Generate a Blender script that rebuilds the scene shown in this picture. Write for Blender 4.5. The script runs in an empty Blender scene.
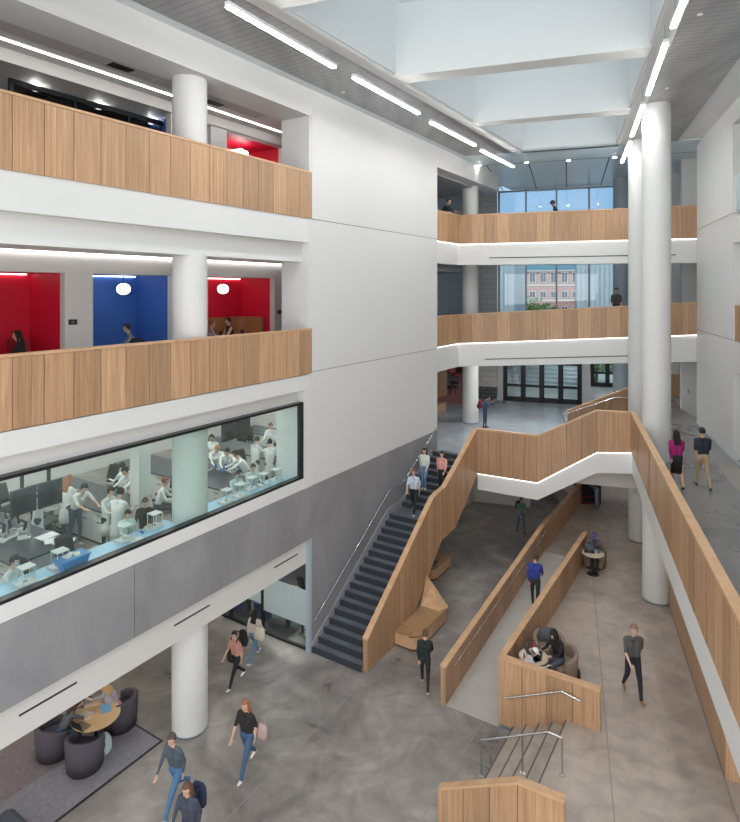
import bpy, bmesh, math, random
from mathutils import Vector, Matrix
random.seed(7)
C = bpy.context.scene.collection
PI = math.pi
# ------------------------------------------------------------------ camera model and site frames
H, HY, F0 = 10.44, 290.0, 600.0            # camera height (m), horizon row, focal length in px of a 740 px wide picture
def G(px, py, z):                          # where the sight line through a picture point meets a level z
    s = (py-HY)/(H-z)
    return Vector(((px-370)/s, F0/s, z))
class Frame:
    def __init__(s, ox, oy, deg):
        r = math.radians(deg); s.o = Vector((ox, oy)); s.u = Vector((math.sin(r), math.cos(r))); s.n = Vector((math.cos(r), -math.sin(r)))
    def __call__(s, a, b, z=0.0):
        p = s.o + s.u*a + s.n*b
        return Vector((p.x, p.y, z))
    def inv(s, p):
        d = Vector((p[0], p[1])) - s.o
        return d.dot(s.u), d.dot(s.n)
    def a_at(s, px, b):                    # distance along the wall at offset b for a picture column
        q = (px-370)/F0; p = s.o + s.n*b
        return (q*p.y-p.x)/(s.u.x-q*s.u.y)
L = Frame(-1.673, 17.31, 32.5)             # left wall: a runs along it, b towards the atrium
R = Frame(13.02, 23.9, 18.2)               # right wall: a (k) runs along it away from the camera, b (c) to the right
K = Frame(3.06, 14.33, 32.5)               # ramp corner
ZP, ZW, Z1, Z2, Z3, ZC = 0.78, 5.15, 4.05, 8.25, 12.75, 16.2

# ------------------------------------------------------------------ materials
MATS = {}
def nd(nt, t, **kw):
    n = nt.nodes.new(t)
    for k, v in kw.items(): setattr(n, k, v)
    return n
def base(name):
    m = bpy.data.materials.new(name); m.use_nodes = True
    nt = m.node_tree
    return m, nt, nt.nodes['Principled BSDF']
def plain(name, col, rough=.5, metal=0.0, spec=.5, var=.03, scale=6):
    if name in MATS: return MATS[name]
    m, nt, b = base(name)
    tc = nd(nt, 'ShaderNodeTexCoord'); nz = nd(nt, 'ShaderNodeTexNoise'); nz.inputs['Scale'].default_value = scale; nz.inputs['Detail'].default_value = 4
    nt.links.new(tc.outputs['Object'], nz.inputs['Vector'])
    mx = nd(nt, 'ShaderNodeMix', data_type='RGBA')
    mx.inputs[6].default_value = (*[c*(1-var) for c in col], 1); mx.inputs[7].default_value = (*[min(1, c*(1+var)) for c in col], 1)
    nt.links.new(nz.outputs[0], mx.inputs[0]); nt.links.new(mx.outputs[2], b.inputs['Base Color'])
    b.inputs['Roughness'].default_value = rough; b.inputs['Metallic'].default_value = metal; b.inputs['Specular IOR Level'].default_value = spec
    MATS[name] = m; return m
def ramp_mat(name, stops, rough=(.3, .5), scale=.5, stretch=(1, 1, 1), detail=8, dist=0.6, bump=0.0, bscale=30, joints=None, scratches=False):
    m, nt, b = base(name)
    tc = nd(nt, 'ShaderNodeTexCoord'); mp = nd(nt, 'ShaderNodeMapping'); mp.inputs['Scale'].default_value = stretch
    nt.links.new(tc.outputs['Object'], mp.inputs['Vector'])
    nz = nd(nt, 'ShaderNodeTexNoise'); nz.inputs['Scale'].default_value = scale; nz.inputs['Detail'].default_value = detail; nz.inputs['Distortion'].default_value = dist; nz.inputs['Roughness'].default_value = .62
    nt.links.new(mp.outputs[0], nz.inputs['Vector'])
    cr = nd(nt, 'ShaderNodeValToRGB')
    e = cr.color_ramp.elements
    e[0].position, e[0].color = stops[0][0], (*stops[0][1], 1); e[1].position, e[1].color = stops[-1][0], (*stops[-1][1], 1)
    for p, c in stops[1:-1]:
        x = e.new(p); x.color = (*c, 1)
    nt.links.new(nz.outputs[0], cr.inputs[0])
    out = cr.outputs[0]
    if scratches:
        n2 = nd(nt, 'ShaderNodeTexNoise'); n2.inputs['Scale'].default_value = 2.2; n2.inputs['Detail'].default_value = 12; n2.inputs['Distortion'].default_value = .7
        nt.links.new(mp.outputs[0], n2.inputs['Vector'])
        c2 = nd(nt, 'ShaderNodeValToRGB'); c2.color_ramp.elements[0].position = .3; c2.color_ramp.elements[0].color = (.82, .82, .83, 1); c2.color_ramp.elements[1].position = .7; c2.color_ramp.elements[1].color = (1.15, 1.14, 1.12, 1)
        nt.links.new(n2.outputs[0], c2.inputs[0])
        mm = nd(nt, 'ShaderNodeMix', data_type='RGBA', blend_type='MULTIPLY'); mm.inputs[0].default_value = 1
        nt.links.new(out, mm.inputs[6]); nt.links.new(c2.outputs[0], mm.inputs[7]); out = mm.outputs[2]
    nt.links.new(out, b.inputs['Base Color'])
    mr = nd(nt, 'ShaderNodeMapRange'); mr.inputs[3].default_value = rough[0]; mr.inputs[4].default_value = rough[1]
    nt.links.new(nz.outputs[0], mr.inputs[0]); nt.links.new(mr.outputs[0], b.inputs['Roughness'])
    if bump:
        nb = nd(nt, 'ShaderNodeTexNoise'); nb.inputs['Scale'].default_value = bscale
        nt.links.new(tc.outputs['Object'], nb.inputs['Vector'])
        bp = nd(nt, 'ShaderNodeBump'); bp.inputs['Strength'].default_value = bump; bp.inputs['Distance'].default_value = .01
        nt.links.new(nb.outputs[0], bp.inputs['Height']); nt.links.new(bp.outputs[0], b.inputs['Normal'])
    MATS[name] = m; return m
def emit(name, col, st):
    if name in MATS: return MATS[name]
    m, nt, b = base(name)
    b.inputs['Base Color'].default_value = (*col, 1); b.inputs['Emission Color'].default_value = (*col, 1); b.inputs['Emission Strength'].default_value = st
    MATS[name] = m; return m
def glass(name, tint, refl=.12, rough=.02, frost=None):
    m = bpy.data.materials.new(name); m.use_nodes = True; nt = m.node_tree; nt.nodes.clear()
    o = nd(nt, 'ShaderNodeOutputMaterial'); t = nd(nt, 'ShaderNodeBsdfTransparent'); g = nd(nt, 'ShaderNodeBsdfGlossy'); mx = nd(nt, 'ShaderNodeMixShader')
    t.inputs[0].default_value = (*tint, 1); g.inputs['Roughness'].default_value = rough
    lw = nd(nt, 'ShaderNodeLayerWeight'); lw.inputs[0].default_value = .5
    pw = nd(nt, 'ShaderNodeMath', operation='POWER'); pw.inputs[1].default_value = 4; nt.links.new(lw.outputs['Facing'], pw.inputs[0])
    ml = nd(nt, 'ShaderNodeMath', operation='MULTIPLY_ADD'); ml.inputs[1].default_value = .8; ml.inputs[2].default_value = refl; nt.links.new(pw.outputs[0], ml.inputs[0]); ml.use_clamp = True
    nt.links.new(ml.outputs[0], mx.inputs[0]); nt.links.new(t.outputs[0], mx.inputs[1]); nt.links.new(g.outputs[0], mx.inputs[2])
    out = mx.outputs[0]
    if frost:
        d = nd(nt, 'ShaderNodeBsdfDiffuse'); d.inputs[0].default_value = (*frost[0], 1); m2 = nd(nt, 'ShaderNodeMixShader'); m2.inputs[0].default_value = frost[1]
        nt.links.new(out, m2.inputs[1]); nt.links.new(d.outputs[0], m2.inputs[2]); out = m2.outputs[0]
    nt.links.new(out, o.inputs[0])
    MATS[name] = m; return m
def wood(name, c0, c1, tone=.17, grain=(26, 26, .8), rough=.42):
    m, nt, b = base(name)
    tc = nd(nt, 'ShaderNodeTexCoord'); mp = nd(nt, 'ShaderNodeMapping'); mp.inputs['Scale'].default_value = grain
    at = nd(nt, 'ShaderNodeAttribute', attribute_name='tone')
    ad = nd(nt, 'ShaderNodeVectorMath', operation='MULTIPLY_ADD'); ad.inputs[1].default_value = (37, 53, 71)
    nt.links.new(at.outputs['Vector'], ad.inputs[0]); nt.links.new(tc.outputs['Object'], ad.inputs[2]); nt.links.new(ad.outputs[0], mp.inputs['Vector'])
    nz = nd(nt, 'ShaderNodeTexNoise'); nz.inputs['Scale'].default_value = 1.0; nz.inputs['Detail'].default_value = 6; nz.inputs['Distortion'].default_value = .8
    nt.links.new(mp.outputs[0], nz.inputs['Vector'])
    cr = nd(nt, 'ShaderNodeValToRGB'); cr.color_ramp.elements[0].position = .3; cr.color_ramp.elements[0].color = (*c0, 1); cr.color_ramp.elements[1].position = .7; cr.color_ramp.elements[1].color = (*c1, 1)
    nt.links.new(nz.outputs[0], cr.inputs[0])
    mr = nd(nt, 'ShaderNodeMapRange'); mr.inputs[3].default_value = 1-tone; mr.inputs[4].default_value = 1+tone
    nt.links.new(at.outputs['Fac'], mr.inputs[0])
    vm = nd(nt, 'ShaderNodeVectorMath', operation='SCALE'); nt.links.new(cr.outputs[0], vm.inputs[0]); nt.links.new(mr.outputs[0], vm.inputs['Scale'])
    nt.links.new(vm.outputs[0], b.inputs['Base Color']); b.inputs['Roughness'].default_value = rough
    bp = nd(nt, 'ShaderNodeBump'); bp.inputs['Strength'].default_value = .12; bp.inputs['Distance'].default_value = .005
    nt.links.new(nz.outputs[0], bp.inputs['Height']); nt.links.new(bp.outputs[0], b.inputs['Normal'])
    MATS[name] = m; return m
def brick(name, c1, c2, mortar, bw, bh, ang, ms=.02, rough=.8, bumpy=.3):
    m, nt, b = base(name)
    tc = nd(nt, 'ShaderNodeTexCoord'); mp = nd(nt, 'ShaderNodeMapping'); mp.inputs['Rotation'].default_value = (0, 0, ang)
    nt.links.new(tc.outputs['Object'], mp.inputs['Vector'])
    sp = nd(nt, 'ShaderNodeSeparateXYZ'); cb = nd(nt, 'ShaderNodeCombineXYZ'); nt.links.new(mp.outputs[0], sp.inputs[0])
    nt.links.new(sp.outputs[0], cb.inputs[0]); nt.links.new(sp.outputs[2], cb.inputs[1])
    bk = nd(nt, 'ShaderNodeTexBrick'); bk.inputs['Scale'].default_value = 1; bk.inputs['Brick Width'].default_value = bw; bk.inputs['Row Height'].default_value = bh; bk.inputs['Mortar Size'].default_value = ms
    bk.inputs['Color1'].default_value = (*c1, 1); bk.inputs['Color2'].default_value = (*c2, 1); bk.inputs['Mortar'].default_value = (*mortar, 1)
    nt.links.new(cb.outputs[0], bk.inputs['Vector']); nt.links.new(bk.outputs[0], b.inputs['Base Color']); b.inputs['Roughness'].default_value = rough
    MATS[name] = m; return m
def slat(name, col, ang, period=.11, dark=.55):
    m, nt, b = base(name)
    tc = nd(nt, 'ShaderNodeTexCoord'); mp = nd(nt, 'ShaderNodeMapping'); mp.inputs['Rotation'].default_value = (0, 0, ang)
    nt.links.new(tc.outputs['Object'], mp.inputs['Vector'])
    w = nd(nt, 'ShaderNodeTexWave'); w.bands_direction = 'X'; w.wave_profile = 'SAW'; w.inputs['Scale'].default_value = 1/(period*PI*2)*2*PI*.16; w.inputs['Distortion'].default_value = 0
    nt.links.new(mp.outputs[0], w.inputs['Vector'])
    cr = nd(nt, 'ShaderNodeValToRGB'); e = cr.color_ramp.elements
    e[0].position = .06; e[0].color = (*[c*dark for c in col], 1); e[1].position = .12; e[1].color = (*col, 1)
    nt.links.new(w.outputs[0], cr.inputs[0])
    n2 = nd(nt, 'ShaderNodeTexNoise'); n2.inputs['Scale'].default_value = 1.2; m2 = nd(nt, 'ShaderNodeMapping'); m2.inputs['Rotation'].default_value = (0, 0, ang); m2.inputs['Scale'].default_value = (2, .35, 1)
    nt.links.new(tc.outputs['Object'], m2.inputs['Vector']); nt.links.new(m2.outputs[0], n2.inputs['Vector'])
    mr = nd(nt, 'ShaderNodeMapRange'); mr.inputs[1].default_value = .3; mr.inputs[2].default_value = .7; mr.inputs[3].default_value = .82; mr.inputs[4].default_value = 1.15; nt.links.new(n2.outputs[0], mr.inputs[0])
    vm = nd(nt, 'ShaderNodeVectorMath', operation='SCALE'); nt.links.new(cr.outputs[0], vm.inputs[0]); nt.links.new(mr.outputs[0], vm.inputs['Scale'])
    nt.links.new(vm.outputs[0], b.inputs['Base Color']); b.inputs['Roughness'].default_value = .42; b.inputs['Metallic'].default_value = .3
    MATS[name] = m; return m

white = plain('white_paint', (.66, .67, .665), .55, var=.012, scale=1.5)
white2 = plain('warm_white_paint', (.63, .625, .61), .6, var=.012, scale=1.5)
fasc = plain('fascia_white', (.69, .70, .70), .5, var=.01, scale=2)
joint = plain('joint_dark', (.12, .12, .125), .8)
conc = ramp_mat('board_concrete', [(.25, (.19, .192, .205)), (.5, (.25, .252, .265)), (.8, (.32, .322, .335))], (.5, .65), .7, (1, 1, .6), bump=.1)
floor_m = ramp_mat('polished_concrete', [(.3, (.165, .150, .142)), (.47, (.25, .230, .217)), (.6, (.32, .297, .28)), (.75, (.40, .375, .355))], (.2, .42), .55, dist=1.2, scratches=True)
floor_t = ramp_mat('tan_concrete', [(.3, (.33, .28, .242)), (.5, (.42, .36, .315)), (.7, (.49, .43, .385))], (.25, .42), .45, (1, 1, 1), dist=.9, scratches=True)
ramp_m = ramp_mat('ramp_concrete', [(.3, (.38, .365, .335)), (.7, (.52, .50, .47))], (.4, .5), .7)
walk_m = ramp_mat('walkway_concrete', [(.3, (.17, .168, .168)), (.7, (.27, .265, .26))], (.2, .36), .5)
entry_m = ramp_mat('entry_concrete', [(.3, (.36, .40, .44)), (.7, (.52, .57, .61))], (.12, .22), .5)  # pale blue of the door reflections is put into the base colour
carpet = ramp_mat('grey_carpet', [(.35, (.20, .195, .225)), (.65, (.29, .285, .32))], (.9, .95), 22, bump=.4, bscale=150)
carpet2 = ramp_mat('violet_carpet', [(.35, (.19, .155, .165)), (.65, (.27, .225, .24))], (.9, .95), 22, bump=.4, bscale=150)
pinkcar = ramp_mat('pink_carpet', [(.35, (.42, .17, .18)), (.65, (.55, .26, .26))], (.9, .95), 9)
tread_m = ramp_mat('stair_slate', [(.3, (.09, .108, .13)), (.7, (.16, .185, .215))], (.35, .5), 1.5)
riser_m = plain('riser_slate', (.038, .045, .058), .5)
oak = wood('oak_veneer', (.36, .213, .118), (.53, .335, .198))
oakcap = wood('oak_cap', (.50, .30, .165), (.64, .41, .245), .05, (3, 3, 3))
oakedge = plain('oak_shadow_gap', (.10, .055, .03), .7)
dark = plain('dark_metal', (.025, .028, .032), .35, .6)
black = plain('black_plastic', (.015, .015, .017), .45)
steel = plain('stainless', (.62, .62, .63), .25, 1.0)
alu = plain('aluminium_mullion', (.25, .29, .33), .4, .6)
glz = glass('clear_glass', (.90, .97, .95), .05)
glz_lab = glass('lab_glass', (.90, .965, .95), .03, frost=((.62, .75, .72), .025))
glz_out = glass('facade_glass', (.82, .90, .95), .06)
glz_dark = glass('dark_glass', (.25, .27, .3), .10)
frostg = glass('frosted_film', (.8, .9, .93), .04, .2, ((.60, .70, .72), .72))
red = plain('red_paint', (.66, .010, .045), .5)
blue = plain('blue_paint', (.05, .15, .48), .5)
pinkish = plain('niche_ceiling', (.62, .42, .42), .6)
slat_l = slat('slatted_metal_left', (.30, .305, .32), math.radians(32.5)+PI/2)
slat_r = slat('slatted_metal_right', (.32, .32, .33), math.radians(18.2)+PI/2)
panel_b = plain('metal_ceiling_panel', (.62, .71, .76), .3, .25)
led = emit('led_white', (1, .98, .95), 34)
led_hall = emit('led_hall', (1, .95, .92), 5)
led_w = emit('led_warm', (1, .92, .90), 3.0)
led_cove = emit('led_cove', (1, .92, .88), 2.2)
led_lab = emit('lab_panel_light', (1, .98, .95), 7)
globe = emit('lit_globe', (1, .97, .92), 4)
cmu = brick('pale_block', (.66, .66, .64), (.70, .70, .68), (.52, .52, .52), .6, .3, math.radians(18.2))
cmu_d = brick('dark_block', (.15, .155, .175), (.18, .185, .20), (.05, .05, .06), .4, .2, math.radians(18.2))
labw = plain('lab_white_laminate', (.66, .66, .65), .45)
labtop = plain('epoxy_top', (.055, .06, .07), .35)
labblue = plain('blue_counter', (.36, .58, .76), .4)
chair_tan = plain('tan_upholstery', (.26, .195, .145), .8, var=.12, scale=60)
chair_pur = plain('plum_upholstery', (.085, .075, .095), .9, var=.3, scale=90)

# ------------------------------------------------------------------ mesh collector
def V3(p): return Vector((p[0], p[1], p[2] if len(p) > 2 else 0))
class MB:
    def __init__(s): s.v, s.f, s.m, s.t, s.sm = [], [], [], [], []
    def add(s, vs, fs, mi=0, tone=.5, smooth=False):
        o = len(s.v); s.v += [tuple(x) for x in vs]
        for f in fs:
            s.f.append([i+o for i in f]); s.m.append(mi); s.t.append(tone); s.sm.append(smooth)
    def hexa(s, p, mi=0, tone=.5):          # 8 points: bottom ring 4, top ring 4
        s.add(p, [(0, 3, 2, 1), (4, 5, 6, 7), (0, 1, 5, 4), (1, 2, 6, 5), (2, 3, 7, 6), (3, 0, 4, 7)], mi, tone)
    def box(s, Fr, a0, a1, b0, b1, z0, z1, mi=0, tone=.5):
        q = [(a0, b0), (a0, b1), (a1, b1), (a1, b0)]
        s.hexa([Fr(a, b, z0) for a, b in q]+[Fr(a, b, z1) for a, b in q], mi, tone)
    def prism(s, poly, z0, z1, mi=0, tone=.5):
        n = len(poly)
        vs = [(p[0], p[1], z0) for p in poly]+[(p[0], p[1], z1) for p in poly]
        s.add(vs, [tuple(range(n))[::-1], tuple(range(n, 2*n))]+[(i, (i+1) % n, (i+1) % n+n, i+n) for i in range(n)], mi, tone)
    def vprism(s, Fr, poly, b0, b1, mi=0, tone=.5):   # polygon in (a,z), extruded over b
        n = len(poly)
        vs = [Fr(a, b0, z) for a, z in poly]+[Fr(a, b1, z) for a, z in poly]
        s.add(vs, [tuple(range(n)), tuple(range(n, 2*n))[::-1]]+[(i, i+n, (i+1) % n+n, (i+1) % n) for i in range(n)], mi, tone)
    def bprism(s, Fr, poly, a0, a1, mi=0, tone=.5):   # polygon in (b,z), extruded over a
        n = len(poly)
        vs = [Fr(a0, b, z) for b, z in poly]+[Fr(a1, b, z) for b, z in poly]
        s.add(vs, [tuple(range(n)), tuple(range(n, 2*n))[::-1]]+[(i, i+n, (i+1) % n+n, (i+1) % n) for i in range(n)], mi, tone)
    def cone(s, p0, p1, r0, r1, n=12, mi=0, caps=True, tone=.5, smooth=True):
        p0, p1 = V3(p0), V3(p1); d = (p1-p0).normalized() if (p1-p0).length > 1e-6 else Vector((0, 0, 1))
        x = d.orthogonal().normalized(); y = d.cross(x)
        vs = [p0+(x*math.cos(t)+y*math.sin(t))*r0 for t in [2*PI*i/n for i in range(n)]]+[p1+(x*math.cos(t)+y*math.sin(t))*r1 for t in [2*PI*i/n for i in range(n)]]
        s.add(vs, [(i, (i+1) % n, (i+1) % n+n, i+n) for i in range(n)], mi, tone, smooth)
        if caps: s.add(vs, [tuple(range(n))[::-1], tuple(range(n, 2*n))], mi, tone)
    def tube(s, pts, r, n=8, mi=0, tone=.5):
        for i in range(len(pts)-1): s.cone(pts[i], pts[i+1], r, r, n, mi, True, tone)
        for p in pts[1:-1]: s.ball(p, r, r, r, mi, 8, 6)
    def lathe(s, c, prof, n=32, mi=0, tone=.5, a0=0, a1=2*PI):
        full = abs(a1-a0-2*PI) < 1e-4; k = n if full else n+1; vs = []
        for r, z in prof:
            for i in range(k):
                t = a0+(a1-a0)*i/n; vs.append((c[0]+r*math.cos(t), c[1]+r*math.sin(t), c[2]+z))
        fs = []
        for j in range(len(prof)-1):
            for i in range(n):
                i2 = (i+1) % k if full else i+1
                fs.append((j*k+i, j*k+i2, (j+1)*k+i2, (j+1)*k+i))
        s.add(vs, fs, mi, tone, True)
        if full:
            for j, rev in ((0, True), (len(prof)-1, False)):
                if prof[j][0] > 1e-5:
                    t = tuple(range(j*k, j*k+k)); s.add(vs, [t[::-1] if rev else t], mi, tone)
    def ball(s, c, rx, ry, rz, mi=0, n=12, m=8, rot=None, tone=.5):
        vs = []; c = V3(c)
        for j in range(m+1):
            ph = PI*j/m
            for i in range(n):
                t = 2*PI*i/n; p = Vector((rx*math.sin(ph)*math.cos(t), ry*math.sin(ph)*math.sin(t), rz*math.cos(ph)))
                if rot: p = rot @ p
                vs.append(c+p)
        s.add(vs, [(j*n+i, (j+1)*n+i, (j+1)*n+(i+1) % n, j*n+(i+1) % n) for j in range(m) for i in range(n)], mi, tone, True)
    def build(s, name, mats, parent=None, origin=None, bevel=0, kind=None, weld=False):
        me = bpy.data.meshes.new(name)
        if not isinstance(mats, (list, tuple)): mats = [mats]
        for m in mats: me.materials.append(m)
        o = bpy.data.objects.new(name, me); C.objects.link(o)
        org = Vector(origin) if origin is not None else Vector((0, 0, 0))
        if parent is not None:
            pw = parent.matrix_basis if parent.parent is None else parent.parent.matrix_basis @ parent.matrix_basis
            inv = pw.inverted()
            vs = [inv @ V3(v) for v in s.v]
            o.parent = parent
        else:
            vs = [V3(v)-org for v in s.v]; o.location = org
        me.from_pydata([tuple(v) for v in vs], [], s.f); me.update()
        at = me.attributes.new('tone', 'FLOAT', 'FACE')
        for i in range(len(me.polygons)):
            me.polygons[i].material_index = s.m[i]; me.polygons[i].use_smooth = s.sm[i]; at.data[i].value = s.t[i]
        bm = bmesh.new(); bm.from_mesh(me)
        bmesh.ops.remove_doubles(bm, verts=bm.verts, dist=1e-5) if weld else None
        bmesh.ops.recalc_face_normals(bm, faces=bm.faces); bm.to_mesh(me); bm.free()
        if bevel:
            md = o.modifiers.new('bevel', 'BEVEL'); md.width = bevel; md.segments = 2; md.limit_method = 'ANGLE'
        if kind: o['kind'] = kind
        return o
def tag(o, label, cat, group=None, kind=None):
    o['label'] = label; o['category'] = cat
    if group: o['group'] = group
    if kind: o['kind'] = kind
    return o
def empty(name, loc, label=None, cat=None, group=None, rz=0):
    o = bpy.data.objects.new(name, None); C.objects.link(o); o.location = loc; o.rotation_euler = (0, 0, rz)
    o.empty_display_size = .2
    o.matrix_basis = Matrix.Translation(Vector(loc)) @ Matrix.Rotation(rz, 4, 'Z')
    if label: tag(o, label, cat, group)
    return o
W0 = Frame(0, 0, 0)                        # a = +y, b = +x
def copy_tree(src, loc, rz, label=None, group=None):
    r = src.copy(); C.objects.link(r); r.location = loc; r.rotation_euler = (0, 0, rz)
    if label: r['label'] = label
    if group: r['group'] = group
    for ch in src.children:
        c = ch.copy(); C.objects.link(c); c.parent = r
        for g in ch.children:
            d = g.copy(); C.objects.link(d); d.parent = c
    return r
def struct(name, mb, mats, bevel=0): return mb.build(name, mats, bevel=bevel, kind='structure')

# ------------------------------------------------------------------ floors
m = MB(); m.prism([(-24, -3), (16, -3), (20, 48), (-24, 48)], -.3, 0); struct('floor', m, floor_m)
pl = [K(-3.35-9, 1.58), K(.03, 1.58), K(.03, .03), K(8.45, .03), K(8.45, -1.37), K(14.2, -1.37), R(6.5, -6.2), R(6.5, .3), R(-26, .3)]
m = MB(); m.prism([(p.x, p.y) for p in pl], .001, ZP)
struct('floor_platform', m, floor_t)
m = MB(); m.box(R, -20, 1.0, -1.96, -1.94, ZP, ZP+.02); m.box(R, -21, 6.4, -4.1, -4.075, ZP, ZP+.002); struct('trim_1', m, plain('joint_line', (.30, .27, .24), .6))
m = MB()                                   # ramp between the oak walls
m.vprism(K, [(0, 0.001), (8.45, 0.001), (8.45, ZP), (0, 0.012)], -1.37, -.001); struct('floor_ramp', m, ramp_m)
# saw cuts in the lower floor
m = MB()
for a in (-12, -6.6, -1.2, 4.2, 9.6): m.box(L, a, a+.015, 1.9, 8, 0, .0015)
for b in (1.95, 5.2): m.box(L, -16, 16, b, b+.02, 0, .0015)
struct('trim_2', m, plain('floor_joint', (.30, .28, .26), .6))
# carpet of the lounge
c0, c1, c2 = G(163, 741, 0), G(132, 714, 0), G(65, 822, 0)
ca, cb = L.inv(c0)
m = MB(); m.box(L, ca-12, ca, cb-9, cb, 0.0, .012); struct('floor_carpet_edge', m, black)
m = MB(); m.box(L, ca-12, ca-.05, cb-9, cb-.05, 0.005, .018); struct('floor_carpet', m, carpet)
m = MB(); m.box(L, ca-12, ca-.5, cb-9, cb-1.35, 0.01, .020); struct('floor_carpet_inner', m, carpet2)
# carpet, upper floors
m = MB(); m.box(L, -13, 8.2, -6, -.12, Z3-.35, Z3); m.box(L, 8.2, 18.5, -8, -.55, Z3-.35, Z3); struct('floor_third', m, plain('hall_floor', (.2, .2, .21), .7))
m = MB(); m.box(L, -13, 8.2, -6, -.12, Z2-.35, Z2); m.box(L, 8.2, 18.5, -8, -.55, Z2-.35, Z2); struct('floor_second', m, plain('hall_floor', (.2, .2, .21), .7))
labfloor = ramp_mat('lab_floor', [(.35, (.20, .185, .165)), (.65, (.36, .335, .30))], (.3, .5), 1.5, scratches=True)
m = MB(); m.box(L, -13, 8.6, -11, -1.05, Z1-.3, Z1-.0); struct('floor_lab', m, labfloor)
m = MB(); m.box(L, -13, 8.6, -11, -.4, 2.6, 2.7); struct('ceiling_lounge', m, white2)
# entry floor
A_, B_ = L(7.81, 1.72), R(-4.18, -5.94)
ent = [L(7.95, -1.0), L(7.95, 0), L(7.95, 1.72), (A_.x, A_.y), (B_.x, B_.y), R(-4.18, -5.6), R(1.1, -5.6), R(12, -2.0), R(12, -9.5), L(18.6, -.5), L(18.6, -1.2), L(8.2, -1.05)]
m = MB(); m.prism([(p[0], p[1]) for p in [L(7.95, -1.04), L(7.95, 1.72), R(-4.1, -5.8), R(-4.1, -5.3), R(14, -5.3), R(14, -9.6), L(19, -1.0)]], Z1-.35, Z1)
m.prism([(p[0], p[1]) for p in [R(1.2, -5.3), R(1.2, 0), R(14, 0), R(14, -5.3)]], Z1-.35, Z1)
struct('floor_entry', m, entry_m)
m = MB(); m.box(L, 17.2, 34, -14, -2.9, Z1-.3, Z1+.015); struct('floor_lounge_carpet', m, pinkcar)
m = MB(); m.box(L, 8.0, 17.2, -6, -1.02, Z1-.3, Z1); m.box(L, 17.2, 19, -2.9, -1.02, Z1-.3, Z1); struct('floor_entry_wing', m, entry_m)
# raised walkway on the right
m = MB(); m.box(R, -24, -3.98, -2.64, 3.2, 4.35, ZW); m.box(R, -3.98, 1.2, -3.7, 3.2, 4.35, ZW); m.box(R, 1.2, 5.5, -2.4, 0, 4.35, ZW)
struct('floor_walkway', m, walk_m)
m = MB(); m.box(R, -3.3, -3.28, -2.3, -.05, ZW, ZW+.002); m.box(R, -24, -6, -.62, -.05, ZW, ZW+.004); struct('trim_3', m, plain('pale_floor_strip', (.33, .31, .27), .5))

# ------------------------------------------------------------------ walls: left side
AE = -13.0
m = MB()
m.box(L, 0.006, 8.16, -1.04, 0, Z1+.75, 8.07); m.box(L, 0.006, 8.16, -1.04, 0, 8.09, 12.48); m.box(L, 0.006, 8.16, -1.04, 0, 12.50, 16.5)
m.box(L, 0, 8.15, -1.0, -.02, 4.8, 16.4, 1)
m.box(L, -.355, .0, -1.04, -.005, 4.79, 7.6)
m.box(L, -.12, 0, -1.04, -.01, 7.6, 16.3)
struct('wall_left', m, [white, joint])
m = MB(); m.box(L, 0.006, 8.16, -1.04, 0.0, 2.6, Z1+.74); m.box(L, 0.006, 8.16, -.14, 0.0, 0, 2.6); m.box(L, 0, 8.15, -1.0, -.02, 2.65, 4.79, 1)
struct('wall_left_concrete', m, [conc, joint])
m = MB(); m.box(L, AE, 0, -.85, 0, 15.49, 16.21); m.box(L, AE, 0, -1.04, -.01, 15.45, 15.50); struct('trim_4', m, white)       # head beam
m = MB(); m.box(L, AE, 0, -.9, -.03, 11.80, 12.49); m.box(L, AE, 0, -.9, -.28, 11.25, 11.80); struct('trim_5', m, fasc)
m = MB(); m.box(L, AE, 0, -.9, -.02, 7.60, 8.02); m.box(L, AE, 0, -.9, -.22, 7.26, 7.60); m.box(L, AE, 0, -.3, -.02, 4.79, 5.10); struct('trim_6', m, fasc)
m = MB()
m.box(L, -5.89, -.006, -.35, -.0, 3.29, 4.785); m.box(L, AE, -5.905, -.35, -.0, 3.29, 4.785); m.box(L, AE, 0, -.34, -.02, 3.3, 4.78, 1)
struct('wall_left_spandrel', m, [conc, joint])
m = MB(); m.box(L, AE, 0, -.45, -.12, 2.58, 3.29); struct('trim_7', m, white2)
m = MB()
for a0, a1 in ((L.a_at(19, -.12), L.a_at(77, -.12)), (L.a_at(174, -.12), L.a_at(210, -.12)), (L.a_at(274, -.12), L.a_at(298, -.12))): m.box(L, a0, a1, -.13, -.118, 2.96, 3.0)
t = tag(m.build('air_slot_set', black), 'three thin black air slots in the white beam above the lounge', 'vent', kind='structure')
# pale blue jamb of the storefront
m = MB(); m.box(L, -.12, .004, -.14, -.003, 0, 3.29); struct('trim_8', m, plain('bluegrey_paint', (.36, .42, .47), .5))

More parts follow.
